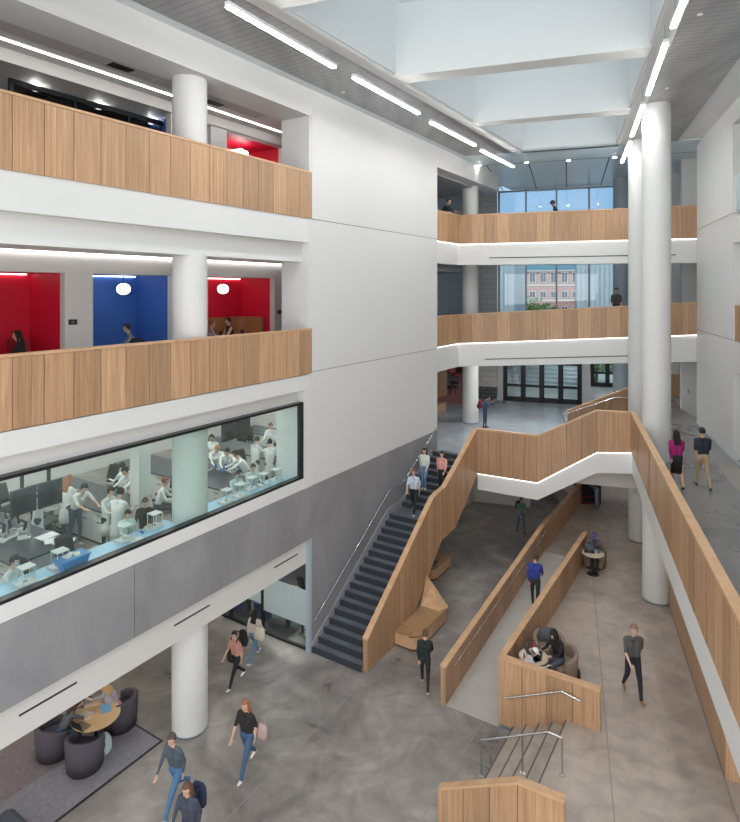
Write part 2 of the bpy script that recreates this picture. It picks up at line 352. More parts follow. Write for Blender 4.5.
def lwall_boxes(m, b0, b1, z0, z1, cuts, a0, a1, mi=0):     # a wall with full-height cuts [(a_start,a_end,z_low,z_high)]
    cur = a0
    for c0_, c1_, zl, zh in sorted(cuts):
        if c0_ > cur: m.box(L, cur, c0_, b0, b1, z0, z1, mi)
        if zl > z0: m.box(L, c0_, c1_, b0, b1, z0, zl, mi)
        if zh < z1: m.box(L, c0_, c1_, b0, b1, zh, z1, mi)
        cur = c1_
    if cur < a1: m.box(L, cur, a1, b0, b1, z0, z1, mi)
aa = lambda px: L.a_at(px, -2.5)
N2 = [(aa(-40), aa(65), red), (aa(93), aa(172.5), blue), (aa(208), aa(274.5), red)]
m = MB(); lwall_boxes(m, -2.7, -2.5, Z2, 11.3, [(a, b, Z2, 10.83) for a, b, _ in N2], AE, 6.0); struct('wall_niches_second', m, white2)
def niche(i, a0, a1, mat, z0, zt, depth, ceil):
    m = MB(); b1, b0 = -2.7, -2.5-depth
    m.box(L, a0-.08, a0, b0, b1, z0, zt); m.box(L, a1, a1+.08, b0, b1, z0, zt); m.box(L, a0, a1, b0-.08, b0, z0, zt)
    struct('wall_niche_%s' % i, m, mat)
    m = MB(); m.box(L, a0, a1, b0, b1, zt, zt+.08); struct('ceiling_niche_%s' % i, m, ceil)
    m = MB(); m.box(L, a0+.1, a1-.1, b0+.03, b0+.06, zt-.03, zt-.005)
    tag(m.build('cove_light', led_w), 'thin light strip at the top of the back of the %s' % i, 'light', kind='structure')
niche('red_booth_far_left', *N2[0], Z2, 10.83, 1.5, red)
niche('blue_booth', *N2[1], Z2, 10.83, 1.5, blue)
niche('red_booth_near_wall', *N2[2], Z2, 10.83, 1.5, red)
m = MB(); m.box(L, AE, 8, -8, -.9, 11.3, 11.4); struct('ceiling_second_hall', m, white2)
# third-floor hall
m = MB(); m.box(L, AE, 1.6, -2.48, -.85, 15.50, 15.6); m.box(L, AE, 6, -8, -2.48, 15.22, 15.3); m.box(L, AE, 6, -2.5, -2.46, 15.22, 15.6); struct('ceiling_third_hall', m, white2)
m = MB()
for i in range(20):
    a = AE+i*.62; m.box(L, a, a+.6, -1.62, -1.06, 15.485, 15.502)
struct('ceiling_tiles_third', m, plain('ceiling_tile', (.5, .47, .455), .8))
n3 = [(aa(180), aa(211), blue), (aa(227), aa(283), red)]
m = MB(); lwall_boxes(m, -2.7, -2.5, Z3, 15.24, [(a, b, Z3, 15.19) for a, b, _ in n3]+[(AE, aa(171), Z3, 15.24)], AE, 6.0); struct('wall_niches_third', m, white2)
niche('blue_booth_third', *n3[0], Z3, 15.19, 1.6, blue)
niche('red_booth_third', *n3[1], Z3, 15.19, 1.8, red)
m = MB(); m.box(L, AE, aa(171)+.1, -6.4, -6.2, Z3, 15.25); struct('wall_third_left', m, plain('taupe_wall', (.35, .33, .32), .6))
wn = empty('window_4', L(-5, -3.1, Z3)); wn['kind'] = 'structure'
a0, a1 = L.a_at(9, -3.2), L.a_at(170, -3.2)
m = MB(); m.box(L, a0, a1, -3.2, -3.14, 13.6, 15.1)
m.build('pane', glass('smoked_glass', (.22, .22, .23), .05), wn)
m = MB(); m.box(L, a0-.05, a1, -3.15, -3.08, 15.0, 15.12); m.box(L, a0-.05, a0+.05, -3.15, -3.08, 13.6, 15.1)
for q in (.34, .68, 1.0): m.box(L, a0+(a1-a0)*q-.03, a0+(a1-a0)*q+.03, -3.15, -3.09, 13.6, 15.1)
m.build('window_frame', dark, wn)
for px, py, i in ((36, 91, 0), (99, 109, 1), (151, 124, 2)):
    p = G(px, py, 15.08); m = MB(); m.cone((p.x, p.y, 15.08), (p.x, p.y, 15.2), .07, .07, 14)
    tag(m.build('downlight', emit('room_downlight', (1, .95, .9), 14), origin=(p.x, p.y, 15.08)), ('small round light behind the smoked third floor glass, ' + ('nearest the left picture edge', 'in the middle of three', 'nearest the round column')[i]), 'light', 'downlights in the third floor soffit')
# linear ceiling light of third hall and cove of the second hall
m = MB(); m.box(L, AE, 1.3, -2.03, -1.97, 15.48, 15.5); tag(m.build('linear_ceiling_light', led_hall), 'long thin recessed light line in the third floor hall ceiling', 'light')
m = MB(); m.box(L, AE, 2.0, -2.47, -2.42, 11.27, 11.30); tag(m.build('cove_light', led_w), 'long cove light above the second floor booth wall', 'light')
for px, py, w, l in ((120, 67, .5, .6), (213, 103, .5, .55)):
    p = G(px, py, 15.48); a, b = L.inv(p)
    m = MB(); m.box(L, a-.25, a+.3, b-.12, b+.12, 15.465, 15.49)
    for i in range(5): m.box(L, a-.22+i*.1, a-.2+i*.1, b-.11, b+.11, 15.455, 15.47)
    tag(m.build('ceiling_vent', dark, origin=p), 'dark square ceiling vent in third floor hall, %s of the round column' % ('left' if px < 150 else 'right'), 'vent')
for px, py, z, s_, lab in ((72.5, 322, Z2, 1, 'dark thermostat plate on the white wall between red and blue booth'), (279, 312, Z2, 1, 'dark thermostat plate right of the red booth near the big white wall')):
    b = -2.5; a = L.a_at(px, b); Y = L(a, b).y; zz = H-(py-HY)*Y/F0
    m = MB(); m.box(L, a-.1, a+.1, -2.5, -2.47, zz-.06, zz+.06); o = m.build('wall_plate', black, origin=L(a, b, zz), bevel=.008); tag(o, lab, 'switch plate')
    m = MB(); m.box(L, a-.05, a+.03, -2.475, -2.465, zz-.03, zz+.03); m.build('plate_screen', plain('plate_grey', (.12, .12, .13), .3), o)

# columns
def column(x, y, z0, z1, r, label, mat=None):
    m = MB(); m.lathe((x, y, z0), [(r, 0.06), (r, z1-z0)], 48); o = m.build('column', mat or white, origin=(x, y, z0)); tag(o, label, 'column')
    m = MB(); m.lathe((x, y, z0), [(r-.012, 0), (r-.012, .07)], 48); m.build('column_base', alu, o)
p = L(-3.94, -.6)
column(p.x, p.y, 0, 2.7, .415, 'round white column standing on the lower floor beside the lounge carpet')
column(p.x, p.y, Z1, 7.3, .41, 'round pale column inside the lab just behind its window')
column(p.x, p.y, Z2, 11.3, .40, 'round white column behind the second floor oak guard beside the blue booth')
column(p.x, p.y, Z3, 15.5, .40, 'round white column behind the third floor oak guard')
column(8.94, 18.72, ZP, ZC, .41, 'tall round white column through all floors, the front one of the pair')
column(10.42, 23.2, ZP, ZC, .40, 'tall round white column through all floors, the rear one of the pair')
column(4.83, 28.9, Z1, ZC, .385, 'round white column rising from the entry floor left of the doors')
column(13.0, 31.0, Z1, ZC, .42, 'round grey column in front of the glass facade at its right end', plain('bluegrey_column', (.38, .44, .50), .5))

# ------------------------------------------------------------------ oak guards
def guard(name, pts, tops, bots, t, label, pw=.565, cap=True, capw=.05, group='oak guard walls', led_bot=None, inner=-1, capside=1):
    """pts: plan polyline of the face that looks at the atrium; t: thickness towards the left-hand normal * inner"""
    root = empty(name, (pts[0][0], pts[0][1], bots[0]), label, 'railing', group)
    P = [Vector((p[0], p[1])) for p in pts]; n = len(P); off = []
    for i in range(n):
        ds = []
        if i > 0: ds.append((P[i]-P[i-1]).normalized())
        if i < n-1: ds.append((P[i+1]-P[i]).normalized())
        ns = [Vector((-d.y, d.x)) for d in ds]; a = sum(ns, Vector((0, 0))).normalized(); k = 1/max(.4, a.dot(ns[0]))
        off.append(a*k*inner)
    m = MB(); core = MB(); cm = MB(); lm = MB()
    for i in range(n-1):
        ln = (P[i+1]-P[i]).length; k = max(1, round(ln/pw))
        def pt(f, o, z): q = P[i].lerp(P[i+1], f)+off[i].lerp(off[i+1], f)*o; return Vector((q.x, q.y, z))
        zt = lambda f: tops[i]+(tops[i+1]-tops[i])*f
        zb = lambda f: bots[i]+(bots[i+1]-bots[i])*f
        for j in range(k):
            g = .0065/ln; f0, f1 = j/k+g, (j+1)/k-g; tn = random.random()
            m.hexa([pt(f0, 0, zb(f0)), pt(f0, t, zb(f0)), pt(f1, t, zb(f1)), pt(f1, 0, zb(f1)), pt(f0, 0, zt(f0)-.055), pt(f0, t, zt(f0)-.055), pt(f1, t, zt(f1)-.055), pt(f1, 0, zt(f1)-.055)], 0, tn)
            if random.random() < .35:     # narrow staves
                kk = 5
                for q in range(kk):
                    h0 = f0+(f1-f0)*q/kk; h1 = f0+(f1-f0)*(q+.86)/kk
                    m.hexa([pt(h0, -.006, zb(h0)+.01), pt(h0, 0, zb(h0)+.01), pt(h1, 0, zb(h1)+.01), pt(h1, -.006, zb(h1)+.01), pt(h0, -.006, zt(h0)-.06), pt(h0, 0, zt(h0)-.06), pt(h1, 0, zt(h1)-.06), pt(h1, -.006, zt(h1)-.06)], 0, min(1, max(0, tn+random.uniform(-.25, .25))))
        u0 = .02/ln if i == 0 else 0; u1 = 1-.02/ln if i == n-2 else 1
        core.hexa([pt(f, o, z) for z, f, o in [(zb(0)+.01, u0, .012), (zb(0)+.01, u0, t-.012), (zb(1)+.01, u1, t-.012), (zb(1)+.01, u1, .012), (zt(0)-.045, u0, .012), (zt(0)-.045, u0, t-.012), (zt(1)-.045, u1, t-.012), (zt(1)-.045, u1, .012)]])
        e = .015
        cm.hexa([pt(0, -e, zt(0)-.05), pt(0, t+e, zt(0)-.05), pt(1, t+e, zt(1)-.05), pt(1, -e, zt(1)-.05), pt(0, -e, zt(0)), pt(0, t+e, zt(0)), pt(1, t+e, zt(1)), pt(1, -e, zt(1))], 0, random.random())
        if led_bot: lm.hexa([pt(0, .01, zb(0)-.018), pt(0, .045, zb(0)-.018), pt(1, .045, zb(1)-.018), pt(1, .01, zb(1)-.018), pt(0, .01, zb(0)-.002), pt(0, .045, zb(0)-.002), pt(1, .045, zb(1)-.002), pt(1, .01, zb(1)-.002)])
    m.build('cladding', oak, root); core.build('core', oakedge, root); cm.build('handrail_cap', oakcap, root)
    if led_bot: lm.build('light_strip', led_cove, root)
    return root
G_ = 'oak clad guard walls around the atrium'
def gl(name, b, a0, a1, z0, z1, label): return guard(name, [L(a0, b), L(a1, b)], [z1, z1], [z0, z0], .12, label, inner=1, group=G_)
gl('oak_guard', .0, L.a_at(18.6, 0)-9*.566, 0.0, 12.49, 13.84, 'long oak panelled guard of the third floor on the left')
gl('oak_guard', .0, L.a_at(18.6, 0)-9*.566, 0.0, 8.04, 9.34, 'long oak panelled guard of the second floor above the lab window')
BL, BR = (4.04, 27.2), (13.05, 23.9)
RL = L(8.0, -.5)
guard('oak_guard', [RL, BL, BR], [13.84, 13.84, 13.82], [12.52, 12.52, 12.50], .12, 'oak guard of the third floor bridge', led_bot=1, inner=1, group=G_)
guard('oak_guard', [RL, BL, BR], [9.34, 9.34, 9.96], [8.02, 8.02, 8.66], .12, 'oak guard of the second floor bridge', led_bot=1, inner=1, group=G_)
def offs(pts):
    P = [Vector(p[:2]) for p in pts]; out = []
    for i in range(len(P)):
        ds = []
        if i > 0: ds.append((P[i]-P[i-1]).normalized())
        if i < len(P)-1: ds.append((P[i+1]-P[i]).normalized())
        ns = [Vector((-d.y, d.x)) for d in ds]; a = sum(ns, Vector((0, 0))).normalized(); out.append(a/max(.4, a.dot(ns[0])))
    return P, out
def ribbon(m, pts, zt, zb, o0, o1, mi=0):
    P, O = offs(pts)
    for i in range(len(P)-1):
        def e(k, o, z): r = P[k]+O[k]*o; return (r.x, r.y, z)
        m.hexa([e(i, o0, zb[i]), e(i, o1, zb[i]), e(i+1, o1, zb[i+1]), e(i+1, o0, zb[i+1]), e(i, o0, zt[i]), e(i, o1, zt[i]), e(i+1, o1, zt[i+1]), e(i+1, o0, zt[i+1])], mi)
def slab(name, pts, zt, zb, zf, t, depth, ztop):     # white fascia under the guard + slab behind
    m = MB()
    ribbon(m, pts, zt, zb, .05, t)
    p, q = Vector(pts[-2][:2]), Vector(pts[-1][:2]); d = (q-p).normalized(); nn = Vector((-d.y, d.x))
    def e(P, o, z): r = P+nn*o; return (r.x, r.y, z)
    m.hexa([e(p, .3, zb[-2]+.1), e(p, depth, zb[-2]+.1), e(q, depth, zb[-1]+.1), e(q, .3, zb[-1]+.1), e(p, .3, ztop[0]), e(p, depth, ztop[0]), e(q, depth, ztop[1]), e(q, .3, ztop[1])])
    struct(name, m, fasc)
slab('floor_bridge_third', [RL, BL, BR], [12.50]*3, [11.57, 11.57, 11.53], 0, .35, 3.3, (Z3, Z3))
slab('floor_bridge_second', [RL, BL, BR], [8.0, 8.0, 8.64], [6.96, 6.96, 7.58], 0, .35, 3.3, (Z2, 8.87))
m = MB()                                   # dark slots in the bridge fascias
def fpt(f, z0, z1): x = BL[0]+(BR[0]-BL[0])*f; y = BL[1]+(BR[1]-BL[1])*f; return x, y, z0+(z1-z0)*f
for (f0, f1, za, zb_) in ((.14, .92, 11.86, 11.84), (.12, .90, 7.25, 7.86)):
    p0, p1 = fpt(f0, za, zb_), fpt(f1, za, zb_); d = Vector((p1[0]-p0[0], p1[1]-p0[1])).normalized(); nn = Vector((-d.y, d.x))
    m.hexa([(p[0]+nn.x*o, p[1]+nn.y*o, p[2]+dz) for dz in (0, .035) for p, o in ((p0, .035), (p0, .06), (p1, .06), (p1, .035))])
tag(m.build('bridge_air_slots', black), 'long thin black air slots in the white faces of the upper bridges', 'vent', kind='structure')

# stair wall, bridge and walkway guard
DL = [(7.81, 5.14)]
stair_poly_top = [(0.05, .92), (4.09, 3.63), (4.99, 3.72), (7.81, 5.16)]
def sloped_guard(name, Fr, b, t, top, bot, label, pw=.3, inner_dir=-1):
    """upright oak wall along a with arbitrary top and bottom lines, made of staves"""
    a0, a1 = top[0][0], top[-1][0]; root = empty(name, Fr(a0, b, bot[0][1]), label, 'railing', G_)
    def ev(pl, a):
        for (x0, z0), (x1, z1) in zip(pl, pl[1:]):
            if a <= x1+1e-6: return z0+(z1-z0)*(a-x0)/max(1e-6, x1-x0)
        return pl[-1][1]
    br = sorted({a0+i*pw for i in range(int((a1-a0)/pw)+1)} | {x for x, _ in top} | {x for x, _ in bot if a0 <= x <= a1}); m = MB(); core = MB()
    br = [x for i, x in enumerate(br) if i == 0 or x-br[i-1] > .015]
    for x0, x1 in zip(br, br[1:]):
        g = .005; tn = random.random()
        m.hexa([Fr(a, bb, z) for z, a, bb in [(ev(bot, x0+.001), x0+g, b), (ev(bot, x0+.001), x0+g, b+t), (ev(bot, x1-.001), x1-g, b+t), (ev(bot, x1-.001), x1-g, b), (ev(top, x0)-.05, x0+g, b), (ev(top, x0)-.05, x0+g, b+t), (ev(top, x1)-.05, x1-g, b+t), (ev(top, x1)-.05, x1-g, b)]], 0, tn)
        if x0 == a0: x0 += .02
        if x1 == a1: x1 -= .02
        bb0, bb1 = b+.01*(1 if t > 0 else -1), b+t-.01*(1 if t > 0 else -1)
        core.hexa([Fr(a, bb, z) for z, a, bb in [(ev(bot, x0+.001)+.01, x0, bb0), (ev(bot, x0+.001)+.01, x0, bb1), (ev(bot, x1-.001)+.01, x1, bb1), (ev(bot, x1-.001)+.01, x1, bb0), (ev(top, x0)-.05, x0, bb0), (ev(top, x0)-.05, x0, bb1), (ev(top, x1)-.05, x1, bb1), (ev(top, x1)-.05, x1, bb0)]])
    m.build('cladding', oak, root); core.build('core', oakedge, root)
    cm = MB(); e = .015*(1 if t > 0 else -1)
    for (x0, z0), (x1, z1) in zip(top, top[1:]):
        cm.hexa([Fr(a, bb, z) for z, a, bb in [(z0-.05, x0, b-e), (z0-.05, x0, b+t+e), (z1-.05, x1, b+t+e), (z1-.05, x1, b-e), (z0, x0, b-e), (z0, x0, b+t+e), (z1, x1, b+t+e), (z1, x1, b-e)]])
    cm.build('handrail_cap', oakcap, root)
    return root
sloped_guard('oak_guard', L, 1.72, .14, stair_poly_top, [(.05, 0), (2.25, 0), (2.96, .58), (4.71, 1.97), (5.84, 2.04), (7.26, 3.01), (7.81, 3.42)], 'tall sloping oak guard beside the slate stair')
pA, pB, pC, pD = L(7.81, 1.86), R(-4.18, -5.94), R(-4.18, -3.91), R(-4.18, -2.80)
guard('oak_guard', [pA, pB, pC, pD, R(-23, -2.80)], [5.16, 5.16, 6.2, 6.2, 6.2], [3.44, 3.44, 4.72, 4.80, 4.80], .14, 'oak guard running from the stair over the lower bridge and along the raised walkway', pw=.5, inner=1, led_bot=1, group=G_)
m = MB(); ribbon(m, [pA, pB, pC, pD, R(-23, -2.8)], [3.42, 3.42, 4.70, 4.78, 4.78], [2.82, 2.80, 3.98, 4.06, 4.06], .04, .4)
struct('trim_9', m, fasc)
m = MB(); ribbon(m, [pB, pC, pD], [3.6, 3.98, 4.3], [3.3, 3.42, 3.5], 1.1, 1.4)      # recessed beam below the bridge stair
m.box(R, -3.0, -2.7, -5.0, -1.8, 3.20, 4.3)
struct('trim_10', m, white2)
# bridge deck with stair
m = MB()
m.prism([(p.x, p.y) for p in [L(7.9, 1.9), L(8.3, 1.9), R(1.1, -6.2), R(-4.05, -5.6)]], 3.5, Z1-.01)
n = 7
for i in range(n):
    c = -5.7+i*.27; m.box(R, -4.05, 1.0, c, -3.0, Z1+(ZW-Z1)*i/n, Z1+(ZW-Z1)*(i+1)/n, 1 if i < n else 0)
struct('floor_bridge_stair', m, [entry_m, tread_m])
guard('oak_guard', [R(1.15, -4.9), R(1.15, -2.5), R(1.15, -1.9)], [5.12, 6.22, 6.22], [4.05, 5.0, 5.15], .1, 'short rising oak guard on the far side of the bridge stair', pw=.6, inner=1, group=G_)
m = MB(); m.tube([R(.95, -5.1, 4.95), R(.95, -2.9, 5.85), R(.95, -2.4, 5.85), R(.95, -2.4, 5.2)], .022)
m.tube([R(.95, -5.0, 4.6), R(.95, -5.1, 4.95)], .022)
tag(m.build('handrail', steel, origin=R(.95, -3.5, 5.15)), 'steel handrail in front of the short rising oak guard by the bridge stair', 'handrail')

# ramp guards
ramp_top = [(-.03, 1.0), (8.42, 1.74), (14.2, 1.74)]
sloped_guard('oak_guard', K, -1.50, .13, ramp_top, [(-.03, .0), (14.2, 0.0)], 'long oak guard on the outer side of the ramp, with a steel rail inside', pw=.45)
sloped_guard('oak_guard', K, 0.0, .13, [(.13, 1.70), (8.6, 1.76)], [(.13, .0), (8.6, .0)], 'oak guard between the ramp and the seating platform', pw=.45)
guard('oak_guard', [K(0, 0), K(0, 2.32)], [1.70, 1.72], [.10, .10], .13, 'oak guard above the short steps, facing the camera', pw=.6, inner=1, group=G_)
guard('oak_guard', [K(-3.42, .08), K(-3.36, 1.61), K(-3.32, 2.42)], [.98, 1.73, 1.73], [-.0, .02, .02], .13, 'oak guard in the foreground at the foot of the picture', pw=.6, inner=1, group=G_)
m = MB(); m.box(K, .02, .11, 0.05, .9, 0.0, .12); m.box(K, .02, .11, 1.6, 2.28, ZP, ZP+.12); m.box(K, -.02, .05, -1.48, -1.40, 0, .06); struct('baseboard_ramp', m, alu)
# front steps
m = MB()
for i in range(5):
    b = .36+i*.305; m.box(K, -3.3, .02, b, 1.60, .156*i+.0005, .156*(i+1), 0); m.box(K, -3.3, -.001, b-.002, b+.028, .156*(i+1)-.02, .156*(i+1)+.002, 1)
o = struct('floor_front_steps', m, [floor_t, plain('nosing_grey', (.10, .10, .105), .6)])
def hrail(path, posts, r, label, brackets=None):
    root = empty('handrail', (posts[0] if posts else path[0]), label, 'handrail')
    m = MB(); m.tube(path, r); m.build('rail', steel, root)
    for p, zt in (posts or []) if posts and isinstance(posts[0], tuple) else []: pass
    return root
root = empty('handrail', K(-1.6, .9, .47), 'free-standing steel handrail with three posts on the short steps', 'handrail')
m = MB(); m.tube([K(-1.6, .22, .79), K(-1.6, 1.65, 1.53), K(-1.6, 1.93, 1.52)], .022); m.build('rail', steel, root)
for b, zb, zt in ((.22, 0, .79), (1.12, .468, 1.255), (1.93, ZP, 1.52)):
    m = MB(); m.cone(K(-1.6, b, zb), K(-1.6, b, zt), .02, .02, 10); m.cone(K(-1.6, b, zb), K(-1.6, b, zb+.015), .06, .06, 14); m.build('post', steel, root)
root = empty('handrail', K(-.1, .9, 1.2), 'steel handrail fixed to the oak guard above the short steps', 'handrail')
m = MB(); m.tube([K(-.09, .22, .82), K(-.09, 1.52, 1.45), K(-.09, 1.92, 1.38)], .022); m.build('rail', steel, root)
for b, z in ((.45, .93), (1.3, 1.34)):
    m = MB(); m.cone(K(-.09, b, z), K(.005, b, z-.04), .01, .01, 6); m.build('bracket', steel, root)
root = empty('handrail', K(.4, -1.25, .9), 'long steel handrail along the inside of the outer ramp guard', 'handrail')
m = MB(); m.tube([K(.3, -1.28, .86), K(8.3, -1.28, 1.56)], .022); m.build('rail', steel, root)
for i in range(5):
    a = .7+i*1.8; m = MB(); m.cone(K(a, -1.28, .86+.0875*(a-.3)), K(a, -1.37, .82+.0875*(a-.3)), .01, .01, 6); m.build('bracket', steel, root)

# ------------------------------------------------------------------ the slate stair
m = MB(); n1 = 17; a_s = -.02; run = 4.35/(n1-1)
for i in range(n1):
    z = 2.62*(i+1)/n1; a = a_s+run*i; e = (5.22 if i == n1-1 else a+run)
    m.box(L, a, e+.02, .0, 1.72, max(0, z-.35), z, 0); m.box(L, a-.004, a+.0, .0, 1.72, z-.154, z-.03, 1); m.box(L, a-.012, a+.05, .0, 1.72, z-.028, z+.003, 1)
n2 = 9; run2 = .305
for i in range(n2):
    z = 2.62+(Z1-2.62)*(i+1)/n2; a = 5.22+run2*i; e = a+run2 if i < n2-1 else 7.97
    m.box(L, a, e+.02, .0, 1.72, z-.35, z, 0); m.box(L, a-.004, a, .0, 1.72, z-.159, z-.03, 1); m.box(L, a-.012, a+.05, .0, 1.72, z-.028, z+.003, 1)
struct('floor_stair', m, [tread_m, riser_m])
m = MB(); m.vprism(L, [(0, 0), (4.35, 2.5), (5.2, 2.5), (7.7, 3.9), (7.7, 4.2), (5.2, 2.84), (4.3, 2.84), (-.02, .25)], -.001, .03); struct('baseboard_stair', m, plain('stringer', (.30, .30, .33), .5))
root = empty('handrail', L(.3, .08, .9), 'steel handrail on the concrete wall beside the slate stair', 'handrail')
zr = lambda a: .75+a*2.62/4.35
for nm, pth in (('lower_rail', [L(-.0, .08, .92), L(4.25, .08, 3.48), L(4.75, .08, 3.50)]), ('upper_rail', [L(4.95, .08, 3.46), L(5.3, .08, 3.52), L(7.9, .08, 4.95)])):
    m = MB(); m.tube(pth, .022); m.build('rail', steel, root)
for a, z in ((.5, 1.22), (1.9, 2.06), (3.3, 2.9), (5.8, 3.8), (7.1, 4.5)):
    m = MB(); m.cone(L(a, .08, z), L(a, 0, z-.05), .01, .01, 6); m.build('bracket', steel, root)

# benches growing out of the stair wall
def bench(a0, a1, b0, b1, label, back):
    root = empty('bench', L((a0+a1)/2, (b0+b1)/2, 0), label, 'bench', 'oak benches under the stair')
    r = min(.3, (b1-b0)*.5); P = [(a0, b0), (a1, b0), (a1, b1-.02)]
    for i in range(9):
        t = PI/2*i/8; P.append((a0+r-r*math.sin(t), b1-r+r*math.cos(t)))
    pts = [L(a, b) for a, b in P]
    m = MB(); m.prism([(p.x, p.y) for p in pts], .06, .40, 0, .8); m.build('base', oakcap, root)
    m = MB(); m.prism([(p.x, p.y) for p in pts], .412, .45, 0, .3); m.build('seat', wood('oak_seat', (.34, .20, .10), (.44, .27, .14), .05, (3, 3, 3)), root, bevel=.01)
    m = MB(); q = [L(a+.03*(1 if a == a0 else -1), b-.02) for a, b in P]; m.prism([(p.x, p.y) for p in q], 0.0, .06); m.prism([(p.x, p.y) for p in q], .40, .412); m.build('toe_kick', oakedge, root)
    if back:
        m = MB(); m.add([L(a1, b0, .41), L(a1-.35, b0, .41), L(a1-.35, b1-.1, .41), L(a1, b1, .41), L(a1+.1, b0, 1.25), L(a1+.05, b0, 1.25), L(a1+.22, b0+.12, 1.0), L(a1+.1, b1, .45)], [(0, 1, 2, 3), (1, 5, 6, 2), (0, 4, 5, 1), (3, 2, 6, 7), (0, 3, 7, 4), (4, 7, 6, 5)], 0, .9)
        m.build('backrest', oakcap, root)
bench(1.55, 3.5, 1.87, 2.62, 'oak bench with rounded end against the foot of the stair guard', True)
bench(5.6, 7.0, .35, 1.15, 'smaller oak bench further back under the stair', False)

# ------------------------------------------------------------------ walls: back of the lower level, walkway wall, right wall
m = MB(); m.box(R, 3.0, 3.3, -12.8, -6.6, 0, 3.7); m.box(R, 9.0, 9.3, -12, 3, 0, 4.0); struct('wall_back_lower', m, white2)
m = MB(); m.box(L, 8.1, 22, -1.04, -.9, 0, 3.7); struct('wall_under_entry', m, white2)
m = MB(); m.box(R, -13.3, 3, -1.94, -1.75, ZP+.04, 4.4, 0); m.box(R, -13.35, -13.3, -1.94, -1.2, ZP, 4.4, 0)
struct('wall_under_walkway', m, oak)
m = MB()                                   # right wall: solid piece next to the bridges, then openings
def rw(k0, k1, z0, z1, mi=0, c0=0, c1=.6): m.box(R, k0, k1, c0, c1, z0, z1, mi)
kj = -5.48
m.box(R, kj, 0, 0, .6, ZW, 8.86); m.box(R, kj, 0, 0, .6, 8.88, 12.83); m.box(R, kj, 0, 0, .6, 12.85, 16.5); m.box(R, kj+.01, -.01, .02, .58, ZW, 16.4, 1)
for z0, z1 in ((7.95, 8.85), (11.9, 12.7), (15.6, 16.5)): m.box(R, -24, kj, 0, .6, z0, z1)
for z0, z1 in ((9.0, 9.0),): pass
struct('wall_right', m, [white, joint])
guard('oak_guard', [R(kj, .05), R(-20, .05)], [9.98, 9.98], [8.86, 8.86], .12, 'oak guard in the upper opening of the right wall', inner=1, group=G_)
m = MB(); m.box(R, -20, kj, .1, .14, 12.9, 14.0); tag(m.build('glass_balustrade', frostg), 'pale glass balustrade in the top opening of the right wall', 'railing', kind='structure')
m = MB(); m.box(R, -24, kj, 3.0, 3.2, ZW, 16.5); m.box(R, -24, kj, .6, 3.2, 8.0, 8.85); m.box(R, -24, kj, .6, 3.2, 12.0, 12.7); struct('wall_right_rooms', m, white2)
m = MB(); m.box(R, -24, 0, -.02, 0.0, ZW, ZW+.1); struct('baseboard_right', m, plain('skirting', (.55, .6, .66), .5))
# right end of the bridges (behind their guards)
m = MB(); m.box(R, 2.6, 3.0, -.11, .6, 3.9, ZC); m.box(R, 6.0, 6.2, -1.0, .6, 3.9, ZC); m.box(R, 0, 9.5, .6, .8, 3.9, ZC); struct('wall_right_end', m, white)
m = MB(); m.box(R, 5.9, 6.0, -.9, .3, ZW, 6.3); struct('wall_oak_panel', m, oak)
m = MB(); m.box(R, 2.58, 2.6, .1, .18, 5.9, 6.1); tag(m.build('wall_plate', steel, origin=R(2.59, .14, 6)), 'small steel plate on the grey pier right of the columns', 'switch plate')

# left wing beyond the stair
m = MB(); m.box(L, 8.16, 15.2, -1.0, 0, 15.40, 16.4); struct('trim_11', m, white)
m = MB(); m.box(L, 8.1, 19.5, -5.1, -4.9, Z1, 6.9); struct('wall_wing_oak', m, oak)
m = MB(); m.box(L, 8.1, 20, -3.6, -3.4, Z2-.3, ZC); m.box(L, 33, 33.2, -16, 0, Z1, 8); m.box(L, 18, 33, -14.2, -14, Z1, 8); struct('wall_wing', m, plain('bluegrey_wall', (.42, .45, .47), .6))
m = MB(); m.box(L, 8.16, 15.1, -6, -.5, 15.3, 15.4); m.box(L, 8.16, 15.1, -6, -1.3, 11.3, 11.5); m.box(L, 8.16, 33, -14, -1.3, 6.95, 7.2); struct('ceiling_wing', m, plain('wing_soffit', (.40, .43, .45), .5))
rw_ = R(8.6, -10.6)
# facade
KF = 8.6
def fc(px): 
    q = (px-370)/F0; p = R.o+R.u*KF
    return (q*p.y-p.x)/(R.n.x-q*R.n.y)
m = MB(); m.box(R, KF, KF+.3, fc(475), fc(497), 4.8, ZC); struct('wall_facade_block', m, cmu)
m = MB(); m.box(R, KF-.01, KF+.3, fc(475), fc(497), Z1, 4.8); struct('wall_facade_base', m, cmu_d)
cl, cr_ = fc(499), fc(660)
mull = [fc(499), fc(526), fc(556.5), fc(589), fc(622), fc(655)]
wi = 1
for z0, z1 in ((Z3-.1, 16.15), (Z2-.1, 12.0)):
    w = empty('window_%d' % wi, R(KF, cl, z0)); w['kind'] = 'structure'; wi += 1
    m = MB()
    for c in mull: m.box(R, KF-.1, KF+.1, c-.05, c+.05, z0, z1)
    m.box(R, KF-.1, KF+.1, mull[0], mull[-1], z1-.08, z1); m.box(R, KF-.1, KF+.1, mull[0], mull[-1], z0, z0+.1); m.build('window_frame', alu, w)
    for c0_, c1_ in zip(mull, mull[1:]):
        m = MB(); m.box(R, KF-.01, KF+.01, c0_+.05, c1_-.05, z0+.1, z1-.08); m.build('pane', glz_out, w)
m = MB(); m.box(R, KF-.1, KF+.3, cl, cr_+4, 12.0, Z3-.1); m.box(R, KF-.1, KF+.3, cl, cr_+4, 7.2, Z2-.1); m.box(R, KF, KF+.3, mull[-1], 1, Z1, ZC); struct('wall_facade_spandrel', m, white)
